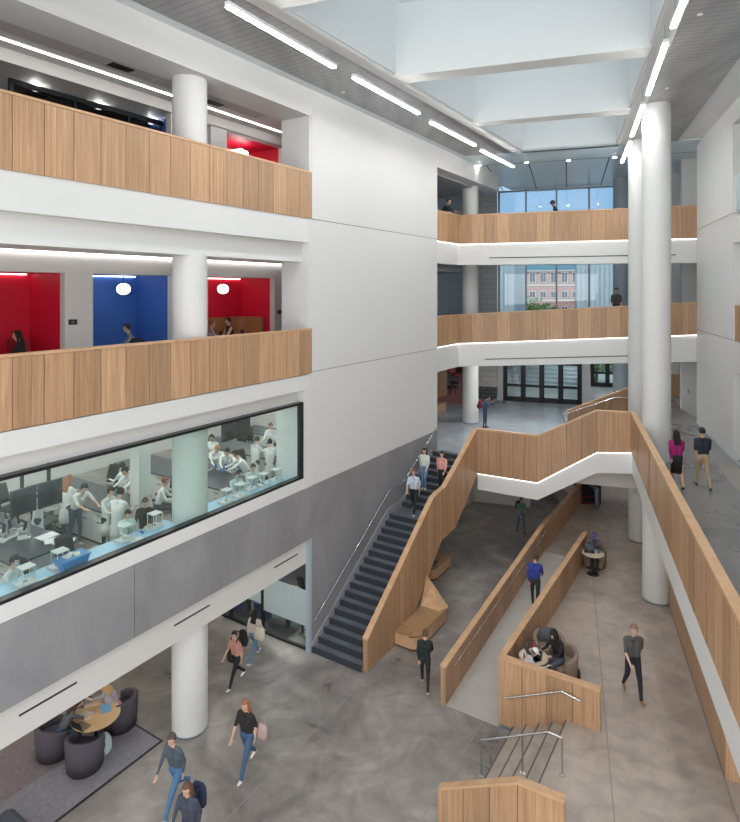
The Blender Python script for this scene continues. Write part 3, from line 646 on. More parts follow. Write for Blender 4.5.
# entrance doors
def entrance(name, k, c0, c1, nleaf, z0, z1):
    d = empty(name, R(k, (c0+c1)/2, z0)); d['kind'] = 'structure'
    m = MB(); m.box(R, k-.06, k+.06, c0-.1, c0, z0, z1); m.box(R, k-.06, k+.06, c1, c1+.1, z0, z1); m.box(R, k-.06, k+.06, c0, c1, 6.35, 6.5); m.box(R, k-.06, k+.06, c0, c1, z1-.1, z1); m.build('door_frame', dark, d)
    w = (c1-c0)/nleaf
    for i in range(nleaf):
        a, b = c0+i*w, c0+(i+1)*w
        m = MB(); m.box(R, k-.03, k+.03, a, a+.14, z0, 6.35); m.box(R, k-.03, k+.03, b-.14, b, z0, 6.35); m.box(R, k-.03, k+.03, a, b, z0, z0+.28); m.box(R, k-.03, k+.03, a, b, z0+.85, z0+1.0); m.box(R, k-.03, k+.03, a, b, 6.2, 6.35)
        leaf = m.build('door_leaf', dark, d)
        m = MB(); m.box(R, k-.008, k+.008, a+.14, b-.14, z0+.28, 6.2); m.box(R, k-.008, k+.008, a, b, 6.5, z1-.1); m.build('pane', glz, leaf)
        m = MB(); m.tube([R(k-.08, b-.2, z0+.9), R(k-.08, b-.2, z0+1.5)], .015); m.build('door_handle', steel, leaf)
entrance('door_1', KF, fc(505), fc(580), 4, Z1, 7.1)
entrance('door_2', KF+7.0, -3.34, -1.45, 2, Z1, 7.1)
m = MB(); m.box(R, KF, KF+3, fc(581), fc(590), Z1, 7.2); m.box(R, KF+3, KF+7, fc(581)-.1, fc(581)+.1, Z1, 7.2); m.box(R, KF, KF+.2, fc(498), fc(503), Z1, 7.2); m.box(R, KF+6.9, KF+7.1, -1.35, 1.5, Z1, 7.2); m.box(R, KF+3, KF+7, .6, .8, Z1, 7.2); struct('wall_vestibule', m, white)
m = MB(); m.box(R, KF, KF+3.6, -11, -3, 7.1, 7.2); m.box(R, KF, KF+7.1, -3.4, 1.5, 7.1, 7.2); struct('ceiling_vestibule', m, white)
m = MB(); m.box(R, 13.9, KF+7.1, -3.9, 1.5, Z1-.3, Z1-.001); struct('floor_vestibule', m, entry_m)
# outdoors
m = MB(); m.box(R, KF+4.6, 110, -60, 60, 3.6, 3.95); struct('ground_plaza', m, ramp_mat('plaza_paving', [(.3, (.32, .36, .40)), (.7, (.48, .52, .56))], (.7, .8), 1.4, (.3, 3, 1)))
m = MB()
for i in range(7): m.box(R, 14.5+i*.9, 23, -11, -4.2, 3.95+.17*i, 3.95+.17*(i+1))
tag(m.build('plaza_steps', plain('pale_granite', (.55, .62, .68), .7, var=.3, scale=3), origin=R(17, -3, 3.95)), 'broad pale stone steps outside the entrance doors', 'steps')
bk = brick('red_brick', (.42, .19, .15), (.50, .24, .19), (.45, .38, .34), .9, .3, math.radians(18.2), .03)
lime = plain('limestone_band', (.55, .52, .46), .8)
KB = 60
def cat(px, k):
    q = (px-370)/F0; p = R.o+R.u*k
    return (q*p.y-p.x)/(R.n.x-q*R.n.y)
b0 = empty('brick_building', R(KB, cat(545, KB), 3.6), 'red brick building with pale bands seen through the upper facade windows', 'building')
cA, cB = cat(505, KB), cat(600, KB)
m = MB(); m.box(R, KB, KB+10, cA, cB, 3.6, 13.2); m.build('wall', bk, b0)
m = MB()
for z in (8.9, 11.0, 13.0): m.box(R, KB-.15, KB, cA, cB, z, z+.22)
m.build('stone_band', lime, b0)
m = MB(); m.box(R, KB+.8, KB+9, cA, cB, 13.2, 15.4)
for i in range(10): m.box(R, KB+.7, KB+.8, cA+.3+i*1.5, cA+.6+i*1.5, 13.2, 15.2)
m.build('attic', plain('attic_metal', (.14, .30, .38), .5), b0)
for zz, hh_ in ((11.45, 1.4), (9.35, .95), (6.9, 1.3)):
    c = cA+.5
    while c < cB-1:
        m = MB(); m.box(R, KB-.12, KB-.0, c, c+.86, zz, zz+hh_); w = m.build('window', plain('window_white', (.6, .62, .62), .5), b0)
        m = MB(); m.box(R, KB-.16, KB-.12, c+.08, c+.40, zz+.08, zz+hh_-.08); m.box(R, KB-.16, KB-.12, c+.46, c+.78, zz+.08, zz+hh_-.08); m.build('pane', plain('window_dark', (.03, .06, .10), .2), w)
        c += 1.42
for px0, px1, k0, lab in ((480, 514, 26, 'pale ribbed wing of the building outside, left of the brick one'), (577, 700, 24, 'pale ribbed wing of the building outside, right of the brick one')):
    c0_, c1_ = cat(px0, k0), cat(px1, k0)
    m = MB(); m.box(R, k0, k0+14, c0_, c1_, 3.9, 13.3)
    for i in range(int((c1_-c0_)/.35)): m.box(R, k0-.05, k0, c0_+i*.35, c0_+i*.35+.25, 4, 13.2)
    tag(m.build('metal_clad_wing', plain('pale_cladding', (.44, .50, .52), .6), origin=R(k0, c0_, 3.9)), lab, 'building')
def tree(c, k, hh, lab, n=420, z0=3.95, sz=.3):
    root = empty('tree', R(k, c, z0), lab, 'tree')
    m = MB(); m.cone(R(k, c, z0), R(k, c+.1, z0+hh*.6), .16, .07, 8); m.build('trunk', plain('bark', (.10, .075, .05), .9), root)
    m = MB(); rr = random.Random(int(k*10+c)); cc = R(k, c, z0+hh*.68)
    for i in range(n):
        d = Vector((rr.gauss(0, 1), rr.gauss(0, 1), rr.gauss(0, .8))).normalized()*(rr.random()**.4)
        p = cc+Vector((d.x*hh*.42, d.y*hh*.42, d.z*hh*.34)); a = Vector((rr.uniform(-1, 1), rr.uniform(-1, 1), rr.uniform(-1, 1))).normalized()*sz; b = a.orthogonal().normalized()*sz*.7
        m.add([p-a, p+b, p+a, p-b], [(0, 1, 2, 3)])
    m.build('foliage', plain('leaf_green', (.10, .19, .05), .7, var=.4, scale=2), root)
tree(cat(524, 44), 44, 6.0, 'green tree in front of the brick building outside'); tree(cat(543, 49), 49, 4.9, 'second lower green tree in front of the brick building outside')
for i, (c, k) in enumerate(((-3.0, 18.2), (-1.7, 18.6))): tree(c, k, 1.7, ('green shrub outside the side door, left one', 'green shrub outside the side door, right one')[i], 200, sz=.12)

# ------------------------------------------------------------------ top ceiling and skylight
KE = -1.0
def lb(a, b, z=0): return L(a, b, z)
def on_left(b, k):                         # point of the left line b where the right-frame coordinate is k
    p0, d = L(0, b), L.u; k0 = R.inv(p0)[0]; dk = d.dot(R.u)
    t = (k-k0)/dk; return Vector((p0.x+d.x*t, p0.y+d.y*t))
def strip(m, b0, b1, k0, k1, z0, z1, mi=0):
    P = [on_left(b0, k0), on_left(b1, k0), on_left(b1, k1), on_left(b0, k1)]; m.prism([tuple(p) for p in P], z0, z1, mi)
m = MB(); strip(m, .3, 2.25, -26, KE, ZC, ZC+.06); struct('ceiling_slats_left', m, slat_l)
m = MB(); strip(m, -.9, .3, -26, KE, ZC+.02, ZC+.3); struct('ceiling_margin_left', m, plain('bluish_white', (.62, .66, .69), .5))
m = MB(); strip(m, 2.25, 2.58, -26, KE, ZC-.02, ZC+.08)
m.box(R, -26, KE, -3.0, -2.6, ZC-.02, ZC+.08); struct('trim_12', m, white)
m = MB(); m.box(R, -26, KE, -2.6, -.85, ZC, ZC+.06); struct('ceiling_slats_right', m, slat_r)
m = MB(); m.box(R, -26, KE, -.85, .7, ZC+.05, ZC+.3); struct('ceiling_margin_right', m, white)
WZ = 18.2
m = MB()                                   # skylight side walls
strip(m, 2.50, 2.62, -26, KE, ZC+.06, WZ+.6); m.box(R, -26, KE, -3.05, -2.93, ZC+.06, WZ+.6)
pc = on_left(2.5, KE); cend = R.inv(pc)[1]
m.box(R, KE, KE+.2, cend, -2.95, ZC, WZ+.6); struct('wall_skylight', m, white)
for i, (k0, k1) in enumerate(((-21.2, -20.6), (-16.3, -15.7), (-11.2, -10.6), (-6.05, -5.5))):
    m = MB(); p0 = on_left(2.55, k0); p1 = on_left(2.55, k1)
    q0, q1 = R(k0, -3.0), R(k1, -3.0)
    m.prism([(p0.x, p0.y), (q0.x, q0.y), (q1.x, q1.y), (p1.x, p1.y)], ZC-.01, 18.15); struct('trim_%d' % (13+i), m, white)
m = MB()
P = [on_left(2.5, -26), R(-26, -2.95), R(KE, -2.95), on_left(2.5, KE)]
m.prism([(p[0], p[1]) for p in P], WZ+.62, WZ+.64); sg = m.build('window_3', glass('skylight_glass', (.80, .88, .92), .03), kind='structure')
m = MB()
for k in [x*1.22-26 for x in range(21)]:
    p0 = on_left(2.5, k); q0 = R(k, -2.95)
    d = .04
    m.prism([(p0.x, p0.y), (q0.x, q0.y), (q0.x, q0.y+d), (p0.x, p0.y+d)], WZ+.56, WZ+.66)
m.build('glazing_bar', white, sg)
# far ceiling to the facade
m = MB()
pl_ = on_left(-1.0, KE); cl_ = R.inv(pl_)[1]
m.prism([(p[0], p[1]) for p in [on_left(-1.0, KE), R(KE, .7), R(KF+.3, .7), on_left(-1.0, KF+.3)]], ZC, ZC+.1); struct('ceiling_far', m, panel_b)
m = MB()
for c in (fc(499)+.2, fc(536), fc(566), fc(600), fc(640)): m.prism([(p.x, p.y) for p in [R(1.2, c), R(1.2, c+.05), R(KF, c+.05), R(KF, c)]], ZC-.004, ZC+.01)
m.box(R, 1.2, 1.26, -12, .3, ZC-.004, ZC+.01); struct('trim_18', m, joint)
# outer roof (keeps daylight to the real openings)
m = MB()
m.prism([(p[0], p[1]) for p in [on_left(2.54, -26), on_left(2.54, KE), L(20, -12), L(-26, -12)]], 16.5, 16.7)
m.box(R, -26, KE, -2.93, 6, 16.5, 16.7); m.prism([(p[0], p[1]) for p in [on_left(2.7, KE+.2), R(KE+.2, 6), R(KF+.3, 6), on_left(-8, KF+.3), on_left(-8, KE+.2)]], 16.5, 16.7)
struct('roof', m, plain('roof_grey', (.3, .3, .3), .8))
m = MB(); m.box(L, -14, 20, -11.2, -11, 0, 16.5); m.box(L, 8.6, 8.8, -11, -1.0, 0, 3.7); m.box(L, 8.6, 8.7, -11, -3.4, 4, 16.5); m.box(L, -14, -13, -11, 0, 2.6, 16.5); struct('wall_left_outer', m, white2)

# pendant light bars under the ceiling
proto = None
def light_bar(p, q, label):
    global proto
    p, q = V3(p), V3(q); mid = (p+q)/2; d = q-p; ang = math.atan2(d.y, d.x); ln = 3.6
    if proto is None:
        root = empty('pendant_light_bar', (0, 0, 0)); B = Frame(0, 0, 0)
        def bx(m, x0, x1, y0, y1, z0, z1): m.hexa([(x0, y0, z0), (x1, y0, z0), (x1, y1, z0), (x0, y1, z0), (x0, y0, z1), (x1, y0, z1), (x1, y1, z1), (x0, y1, z1)])
        m = MB(); bx(m, -ln/2, ln/2, -.055, .055, -.02, .06); m.build('housing', plain('fixture_white', (.75, .76, .77), .4), root)
        m = MB(); bx(m, -ln/2+.02, ln/2-.02, -.05, .05, -.05, -.018); m.build('diffuser', led, root)
        for x in (-1.6, 1.6): m = MB(); m.cone((x, 0, .06), (x, 0, .44), .005, .005, 5); m.build('cable', steel, root)
        proto = root; r = root; r.location = mid; r.rotation_euler = (0, 0, ang); tag(r, label, 'light', 'pendant light bars along the skylight')
    else: r = copy_tree(proto, mid, ang, label)
    return r
ZL = 15.75
names_l = ['nearest', 'second', 'third', 'farthest']
for i, (x0, y0, x1, y1) in enumerate(((228, 5, 334, 66), (355, 77, 418, 112), (432, 122, 474, 144), (482, 150, 513, 166))):
    light_bar(G(x0, y0, ZL), G(x1, y1, ZL), 'white pendant light bar on the left edge of the skylight, %s from the camera' % names_l[i])
for i, (x0, y0, x1, y1) in enumerate(((715, -78, 673, 26), (666, 41, 647.6, 94), (643, 105, 632, 134.6), (630, 141.6, 622, 161))):
    light_bar(G(x0, y0, ZL), G(x1, y1, ZL), 'white pendant light bar on the right edge of the skylight, %s from the camera' % names_l[i])
dl = None
for i, (px, py) in enumerate(((479, 165), (526.7, 162), (568.5, 160), (614.6, 156.7), (343, 92), (700, 14), (667, 88))):
    p = G(px, py, ZC)
    lab = ['round downlight in far ceiling near the left light bars', 'round downlight in far ceiling, second from the left', 'round downlight in the middle of the far ceiling', 'round downlight in far ceiling beside the columns', 'small round sensor light in the left slatted ceiling', 'small round sensor light in the right slatted ceiling near the picture corner', 'small round sensor light in the right slatted ceiling beside the front column'][i]
    if dl is None:
        dl = empty('downlight', (p.x, p.y, ZC-.03), lab, 'light', 'round ceiling downlights')
        m = MB(); m.lathe((p.x, p.y, ZC-.03), [(.11, 0), (.11, .03)], 20); m.build('ring', white, dl)
        m = MB(); m.lathe((p.x, p.y, ZC-.036), [(.08, 0), (.08, .008)], 20); m.build('lens', emit('downlight_lens', (1, .95, .88), 60), dl)
    elif i < 4: copy_tree(dl, (p.x, p.y, ZC-.03), 0, lab)
    else:
        m = MB(); m.lathe((p.x, p.y, ZC-.03), [(.03, 0), (.06, .015), (.06, .03)], 16); tag(m.build('sensor', white, origin=(p.x, p.y, ZC-.03)), lab.replace('sensor light', 'white sensor'), 'sensor')
# unseen fill lights added in the lower ceiling to light the lounge
lo = None
for i, (a, b) in enumerate(((-9, -2.5), (-6.5, -2.5), (-4, -2.5), (-1.5, -2.5), (-9, -5), (-6, -5), (-3, -5))):
    p = L(a, b, 2.56)
    if lo is None:
        m = MB(); m.box(L, a-.5, a+.5, b-.1, b+.1, 2.57, 2.6); lo = m.build('fill_light', emit('lounge_fill_light', (1, .93, .82), 9), origin=p); tag(lo, 'added unseen flat fill light over the lounge under the lab', 'light', 'added fill lights over the lounge')
    else:
        c = lo.copy(); C.objects.link(c); c.location = p
m = MB(); m.box(L, 1.0, 2.0, -3.0, -2.0, 2.5, 2.55); tag(m.build('fill_light', emit('room_fill_light', (1, .93, .82), 22), origin=L(1.5, -2.5, 2.55)), 'added fill light in the room behind the frosted storefront glass', 'light')  # added to brighten the dark room behind the glass
# unseen fill lights added under the entry slab to brighten the lower level
for i, (k, c) in enumerate(((0, -9), (0, -6.5), (-1, -3.5))):
    p = R(k, c, 3.66); m = MB(); m.lathe(tuple(p), [(.22, 0), (.22, .03)], 20); tag(m.build('fill_light', emit('lounge_fill_light', (1, .93, .82), 9), origin=p), 'added unseen round fill light under the entry floor', 'light', 'added fill lights under the entry floor')
for i, (k, c) in enumerate(((2.4, -9.0), (2.4, -7.0), (2.4, -5.0), (2.4, -3.0), (1.2, -8.0), (1.2, -4.0))):  # unseen lights added below the bridge to brighten the entry floor
    p = R(k, c, 7.03+(c+9.2)*.066); m = MB(); m.lathe(tuple(p), [(.14, 0), (.14, .03)], 20); tag(m.build('downlight', emit('entry_fill_light', (1, .97, .93), 60), origin=p), 'added unseen round fill light under the second floor bridge', 'light', 'added fill lights under the second floor bridge')
for i, (k, c) in enumerate(((KF+1.5, -7.5), (KF+1.5, -5.5), (KF+3, -2), (KF+5, -2))):  # lights added because the closed vestibule renders dark
    p = R(k, c, 7.06); m = MB(); m.lathe(tuple(p), [(.14, 0), (.14, .03)], 20); tag(m.build('downlight', emit('entry_fill_light', (1, .97, .93), 60), origin=p), 'added round fill light in the vestibule behind the entrance doors', 'light', 'added fill lights in the vestibule')
# lab ceiling
m = MB(); m.box(L, AE, 8.6, -11, -.4, 7.30, 7.4); struct('ceiling_lab', m, white2)
m = MB(); m.box(L, AE, 8.6, -9.2, -9, Z1, 7.3); m.box(L, 6.3, 6.5, -9, -1, Z1, 7.3); struct('wall_lab_back', m, white2)
ll = None
for i, (a, b) in enumerate([(a, b) for a in (-9, -6.3, -3.6, -.9, 1.8, 4.4) for b in (-2.2, -4.6, -7)]):
    p = L(a, b, 7.27)
    if ll is None:
        m = MB(); m.box(L, a-.3, a+.3, b-.6, b+.6, 7.27, 7.295); ll = m.build('ceiling_panel_light', led_lab, origin=p); tag(ll, 'flat ceiling panel light in the lab', 'light', 'ceiling panel lights in the lab')
    else: c = ll.copy(); C.objects.link(c); c.location = p

# ------------------------------------------------------------------ lab window
wa = [AE, L.a_at(-30, -.15), L.a_at(24.5, -.15), L.a_at(93, -.15), L.a_at(150, -.15), L.a_at(197.5, -.15), L.a_at(237.5, -.15), L.a_at(272, -.15), -.40]
w = empty('window_5', L(-5, -.15, 5.1)); w['kind'] = 'structure'
m = MB(); m.box(L, AE, -.36, -.2, -.02, 5.10, 5.16); m.box(L, AE, -.36, -.2, -.02, 7.20, 7.26); m.box(L, -.42, -.36, -.2, -.02, 5.1, 7.26); m.build('window_frame', dark, w)
for a0, a1 in zip(wa, wa[1:]): m = MB(); m.box(L, a0+.006, a1-.006, -.13, -.115, 5.15, 7.22); m.build('pane', glz_lab, w)
for a0, a1, lab in ((AE, -4.38, 'pale blue counter inside the lab window, left of the round column'), (-3.5, -.4, 'pale blue counter inside the lab window, right of the round column')):
    m = MB(); m.box(L, a0, a1, -.95, -.36, 4.98, 5.03); o = m.build('counter', labblue, origin=L((a0+a1)/2, -.6, 4.05)); tag(o, lab, 'counter')
    for i in range(int((a1-a0)/1.5)+1): m = MB(); m.box(L, a0+.1+i*1.45, a0+.15+i*1.45, -.9, -.38, 4.05, 4.98); m.build('support', labw, o)
m = MB(); m.box(L, AE, -.4, -.34, -.2, 4.98, 5.03); struct('trim_20', m, labblue)
# storefront at the lower floor
w = empty('window_6', L(0, -2, 0)); w['kind'] = 'structure'
for i, (b0_, b1_) in enumerate(((-.12, -1.9), (-1.9, -3.25), (-3.25, -4.6), (-4.6, -7))):
    m = MB(); m.box(L, -.005, .005, b1_+.03, b0_-.03, .05, 2.55); m.build('pane', glass('storefront_glass%d' % i, (.75, .8, .82), .08), w)
    m = MB(); m.box(L, -.012, -.006, b1_+.05, b0_-.05, .68 if i == 0 else .85, 1.72 if i == 0 else 2.5); m.build('film', frostg, w)
m = MB()
for b in (-.16, -1.9, -3.25, -4.6): m.box(L, -.04, .04, b-.04, b+.04, 0, 2.58)
m.box(L, -.04, .04, -7, -.12, 0, .06); m.box(L, -.04, .04, -7, -.12, 2.5, 2.58); m.build('window_frame', dark, w)
m = MB(); m.box(L, 0.3, 5, -3.9, -3.7, 0, 2.6); m.box(L, 5, 5.2, -7, -1, 0, 2.6); struct('wall_room_lower', m, plain('dim_wall', (.34, .32, .30), .6))
m = MB(); m.box(L, .05, 5, -7, -1.04, 0, .012); struct('floor_room_lower', m, plain('dark_carpet', (.05, .055, .065), .9))
for i, b in enumerate((-2.4, -3.5)):
    m = MB(); m.box(L, .35, .75, b-.2, b+.2, 0.012, .55); tag(m.build('storage_box', plain('bin_blue' if i else 'bin_navy', (.03, .06, .2), .5), origin=L(.55, b, 0), bevel=.02), 'dark blue bin behind the storefront glass, %s' % ('farther from the stair' if i else 'nearer the stair'), 'bin')
# ------------------------------------------------------------------ people
def capsule(m, p0, p1, r0, r1, n=10):
    p0, p1 = V3(p0), V3(p1); d = p1-p0; ln = d.length
    if ln < 1e-5: d = Vector((0, 0, 1)); ln = 1e-5
    d = d/ln; x = d.orthogonal().normalized(); y = d.cross(x); rings = []
    for t in (-1, -.7, -.3): rings.append((p0+d*t*r0, r0*math.sqrt(max(0, 1-t*t)) if t > -1 else .0005))
    rings.append((p0, r0)); rings.append((p1, r1))
    for t in (.3, .7, 1): rings.append((p1+d*t*r1, r1*math.sqrt(max(0, 1-t*t)) if t < 1 else .0005))
    vs = []; 
    for c, r in rings: vs += [c+(x*math.cos(2*PI*i/n)+y*math.sin(2*PI*i/n))*r for i in range(n)]
    k = len(rings)
    fs = [(j*n+i, j*n+(i+1) % n, (j+1)*n+(i+1) % n, (j+1)*n+i) for j in range(k-1) for i in range(n)]
    m.add(vs, fs+[tuple(range(n))[::-1], tuple(range((k-1)*n, k*n))], 0, .5, True)
def fab(col, nm='cloth'): return plain('%s_%d_%d_%d' % (nm, *[int(c*1000) for c in col]), col, .85, var=.12, scale=14)
SK = {'light': (.62, .40, .30), 'tan': (.48, .29, .19), 'dark': (.18, .095, .06)}
def person(label, loc, hd, h=1.7, pose='stand', top=(.1, .1, .1), bot=(.03, .04, .08), shoe=(.5, .5, .5), skin='light', hair=(.04, .025, .018), hl='short',
           sleeves='long', sw=.5, lean=None, arms=None, coat=None, shorts=False, seat=.47, turn=0, mask=False, hood=False, gloves=None, cap=None, group=None, nod=.12, voxel=.021, slim=1.0, dress=None):
    """loc: where the feet (or, seated, the seat) stand; hd: heading in degrees, 0 = away from the camera, 90 = right, 180 = towards the camera"""
    S = h/1.75; hw = slim
    T = dict(stand=(0.04, -.03, 0.05, .05), walk=(.50*sw/.5, -.34*sw/.5, .12, .50*sw/.5), down=(.62, .02, .72, .12), sit=(1.50, 1.46, 1.52, 1.36), lean=(.10, -.05, .1, .1), climb=(.75, 0, .9, .05))[pose]
    le = lean if lean is not None else dict(stand=.02, walk=.07, down=.05, sit=.12, lean=.55, climb=.1)[pose]
    ar = arms if arms is not None else dict(stand=((.05, .2), (.05, .2)), walk=((-.35, .35), (.40, .45)), down=((.3, .5), (-.25, .35)), sit=((.55, .95), (.5, 1.0)), lean=((.95, .3), (.9, .4)), climb=((.3, .4), (-.2, .4)))[pose]
    def yz(v, a): return Vector((0, math.sin(a)*v, -math.cos(a)*v))
    hip = Vector((0, 0, .93)); up = Vector((0, math.sin(le), math.cos(le)))
    chest = hip+up*.36; neck = hip+up*.55; 
    hn = le*.5+nod; hu = Vector((math.sin(turn)*.02, math.sin(hn), math.cos(hn)))
    head = neck+hu*.155+Vector((0, .012, 0))
    caps = []                              # (p0,p1,r0,r1,region)
    fw = Vector((0, math.cos(le), -math.sin(le)))
    for sx_ in (-1, 1):
        X = Vector((sx_, 0, 0))
        caps.append((hip+X*.075*hw+up*.0, hip+X*.065*hw+up*.06, .108*hw, .10*hw, 'low'))
        caps.append((hip+X*.065*hw+up*.08, chest+X*.085*hw, .092*hw, .112*hw, 'top'))
        caps.append((chest+X*.085*hw, neck+X*.10*hw-up*.05, .112*hw, .065, 'top'))
        caps.append((neck+X*.03-up*.02, neck+X*.165*hw-up*.055, .05, .058, 'top'))
    caps.append((neck-up*.02, neck+hu*.08, .060, .052, 'skin'))
    lowest = 9; hands = []; feet = []
    for i, sx_ in enumerate((-1, 1)):
        th, kn = T[i], T[2+i]
        hj = hip+Vector((sx_*.09*hw, 0, -.02)); k = hj+yz(.43, th)+Vector((sx_*.01, 0, 0)); an = k+yz(.41, th-kn)
        caps.append((hj, k, .092*hw, .062*hw, 'leg')); caps.append((k, an, .060*hw, .042, 'shin'))
        fa = max(-.5, min(.6, (th-kn)*.7)) if pose != 'sit' else 0
        fd = Vector((sx_*.12, math.cos(fa), math.sin(fa))).normalized()
        caps.append((an+Vector((0, -.02, -.035)), an+fd*.07+Vector((0, 0, -.045)), .042, .04, 'shoe')); caps.append((an+fd*.07+Vector((0, 0, -.045)), an+fd*.145+Vector((0, 0, -.05)), .04, .032, 'shoe'))
        lowest = min(lowest, an.z-.088, (an+fd*.145).z-.085)
        sh = neck+Vector((sx_*.19*hw, 0, 0))-up*.065; s_, e_ = ar[i][0], ar[i][1]; out = ar[i][2] if len(ar[i]) > 2 else .12
        el = sh+Vector((sx_*math.sin(out)*.28, math.sin(s_)*.28*math.cos(out), -math.cos(s_)*.28*math.cos(out)))
        inw = ar[i][3] if len(ar[i]) > 3 else -.15
        wr = el+Vector((sx_*math.sin(inw)*.25, math.sin(s_+e_)*.25*math.cos(inw), -math.cos(s_+e_)*.25*math.cos(inw)))
        caps.append((sh, el, .054, .042, 'arm')); caps.append((el, wr, .040, .027, 'fore'))
        hdv = (wr-el).normalized(); pm = wr+hdv*.075
        caps.append((wr+hdv*.012, pm, .03, .034, 'hand')); hands.append((wr, pm, hdv, sx_))
    hc = head+hu*.02
    fy = Vector((math.sin(turn), math.cos(turn)*math.cos(hn), -math.sin(hn))).normalized(); rx = fy.cross(hu).normalized()
    rotm = Matrix((rx, fy, hu)).transposed()
    m = MB()
    for c in caps: capsule(m, c[0], c[1], c[2], c[3])
    m.ball(hc+hu*.03-fy*.01, .078, .095, .098, 0, 14, 10, rotm)
    capsule(m, hc-hu*.045+fy*.02, hc-hu*.07+fy*.045, .055, .038)
    capsule(m, hc+hu*.01+fy*.085, hc-hu*.022+fy*.10, .012, .017, 8)
    for s in (-1, 1): m.ball(hc+rx*s*.082-fy*.005, .014, .024, .034, 0, 8, 6, rotm)
    me = bpy.data.meshes.new('tmp'); me.from_pydata([tuple(v) for v in m.v], [], m.f)
    o = bpy.data.objects.new('tmp', me); C.objects.link(o)
    md = o.modifiers.new('r', 'REMESH'); md.mode = 'VOXEL'; md.voxel_size = voxel; md.use_smooth_shade = True
    ms = o.modifiers.new('s', 'SMOOTH'); ms.factor = .5; ms.iterations = 2
    dg = bpy.context.evaluated_depsgraph_get(); me2 = bpy.data.meshes.new_from_object(o.evaluated_get(dg)); bpy.data.objects.remove(o); bpy.data.meshes.remove(me)
    sk = plain('skin_'+skin, SK[skin], .55, var=.05, scale=20)
    mats = [sk, fab(top), fab(bot), fab(shoe, 'shoe'), plain('eye_dark', (.02, .015, .012), .3), plain('lips', (.42, .16, .14), .6), fab(gloves or (.03, .12, .5), 'glove'), fab((.35, .55, .75), 'mask')]
    reg = {'top': 1, 'low': 2, 'leg': 2, 'shin': 0 if shorts else 2, 'shoe': 3, 'skin': 0, 'arm': 0 if sleeves == 'none' else 1, 'fore': 1 if sleeves == 'long' else 0, 'hand': 6 if gloves else 0}
    if dress: reg['leg'] = reg['shin'] = 0
    vs = [tuple(v.co) for v in me2.vertices]; fs = [tuple(p.vertices) for p in me2.polygons]; mi = []
    for p in me2.polygons:
        c = p.center
        if (c-hc).length < .15 and (c-neck).dot(hu) > .045:
            mi.append(7 if (mask and (c-hc).dot(fy) > .03 and -.09 < (c-hc).dot(hu) < .0) else 0); continue
        best, bi = 9e9, 0
        for (a, b, ra, rb, rg) in caps:
            ab = b-a; t = max(0, min(1, (c-a).dot(ab)/max(1e-9, ab.dot(ab)))); dd = (c-(a+ab*t)).length-(ra+(rb-ra)*t)
            if rg == 'skin' and (c-neck).dot(up) < .02: dd += .05
            if dd < best: best, bi = dd, reg[rg]
        mi.append(bi)
    bpy.data.meshes.remove(me2)
    ex = MB()
    for wr, pm, d, sx_ in hands:           # four unequal fingers and a thumb per hand, gently curled
        side = Vector((1, 0, 0)); side = (side-d*side.dot(d)).normalized(); nr = d.cross(side); cur = 1 if nr.y > 0 else -1
        for q, (o_, l_) in enumerate(((-.026, .058), (-.009, .070), (.009, .066), (.025, .050))):
            b = pm+side*o_+d*.012; k1 = b+d*l_*.55+nr*cur*.008; k2 = k1+(d*.75+nr*cur*.6).normalized()*l_*.5
            ex.cone(b, k1, .0095, .009, 6, 6 if gloves else 0); ex.cone(k1, k2, .009, .007, 6, 6 if gloves else 0)
        b = wr+d*.03-side*sx_*.022; k1 = b+(d*.7-side*sx_*.7).normalized()*.035; k2 = k1+(d*.95-side*sx_*.25).normalized()*.028
        ex.cone(b, k1, .012, .0105, 6, 6 if gloves else 0); ex.cone(k1, k2, .0105, .008, 6, 6 if gloves else 0)
    for s in (-1, 1): ex.ball(hc+rx*s*.032+fy*.088+hu*.022, .011, .007, .006, 4, 8, 6, rotm)
    if not mask: ex.ball(hc+fy*.086-hu*.052, .022, .008, .006, 5, 8, 6, rotm)
    off = len(vs); vs += [tuple(v) for v in ex.v]; fs += [tuple(i+off for i in f) for f in ex.f]; mi += ex.m
    dz = -lowest if pose != 'sit' else seat-.845
    if pose == 'sit': dz = seat-.845+.0
    def tr(v): return (v[0]*S, v[1]*S, (v[2]+dz)*S if pose != 'sit' else v[2]*S+seat*1.0-.845*S)
    me3 = bpy.data.meshes.new('person'); me3.from_pydata([tr(v) for v in vs], [], fs)
    for x in mats: me3.materials.append(x)
    for i, p in enumerate(me3.polygons): p.material_index = mi[i]; p.use_smooth = True
    o = bpy.data.objects.new('person', me3); C.objects.link(o); rz = -math.radians(hd)
    o.location = loc; o.rotation_euler = (0, 0, rz); o.matrix_basis = Matrix.Translation(Vector(loc)) @ Matrix.Rotation(rz, 4, 'Z')
    tag(o, label, 'person', group)
    def child(nm, mb, mat, bevel=0):
        wm = o.matrix_basis
        mb.v = [tuple(wm @ Vector(tr(v))) for v in mb.v]; c = mb.build(nm, mat, o, bevel=bevel); return c
    # hair: a cap over the skull, open at the face
    hm = MB(); n_, k_ = 18, 12; vsx = []; idx = {}
    R0_ = (.090, .108, .108)
    for j in range(k_+1):
        ph = PI*j/k_*.74
        for i in range(n_):
            t = 2*PI*i/n_; p = Vector((R0_[0]*math.sin(ph)*math.cos(t), R0_[1]*math.sin(ph)*math.sin(t), R0_[2]*math.cos(ph)))
            vsx.append(hc+hu*.032-fy*.014+rotm @ p)
    fsx = []
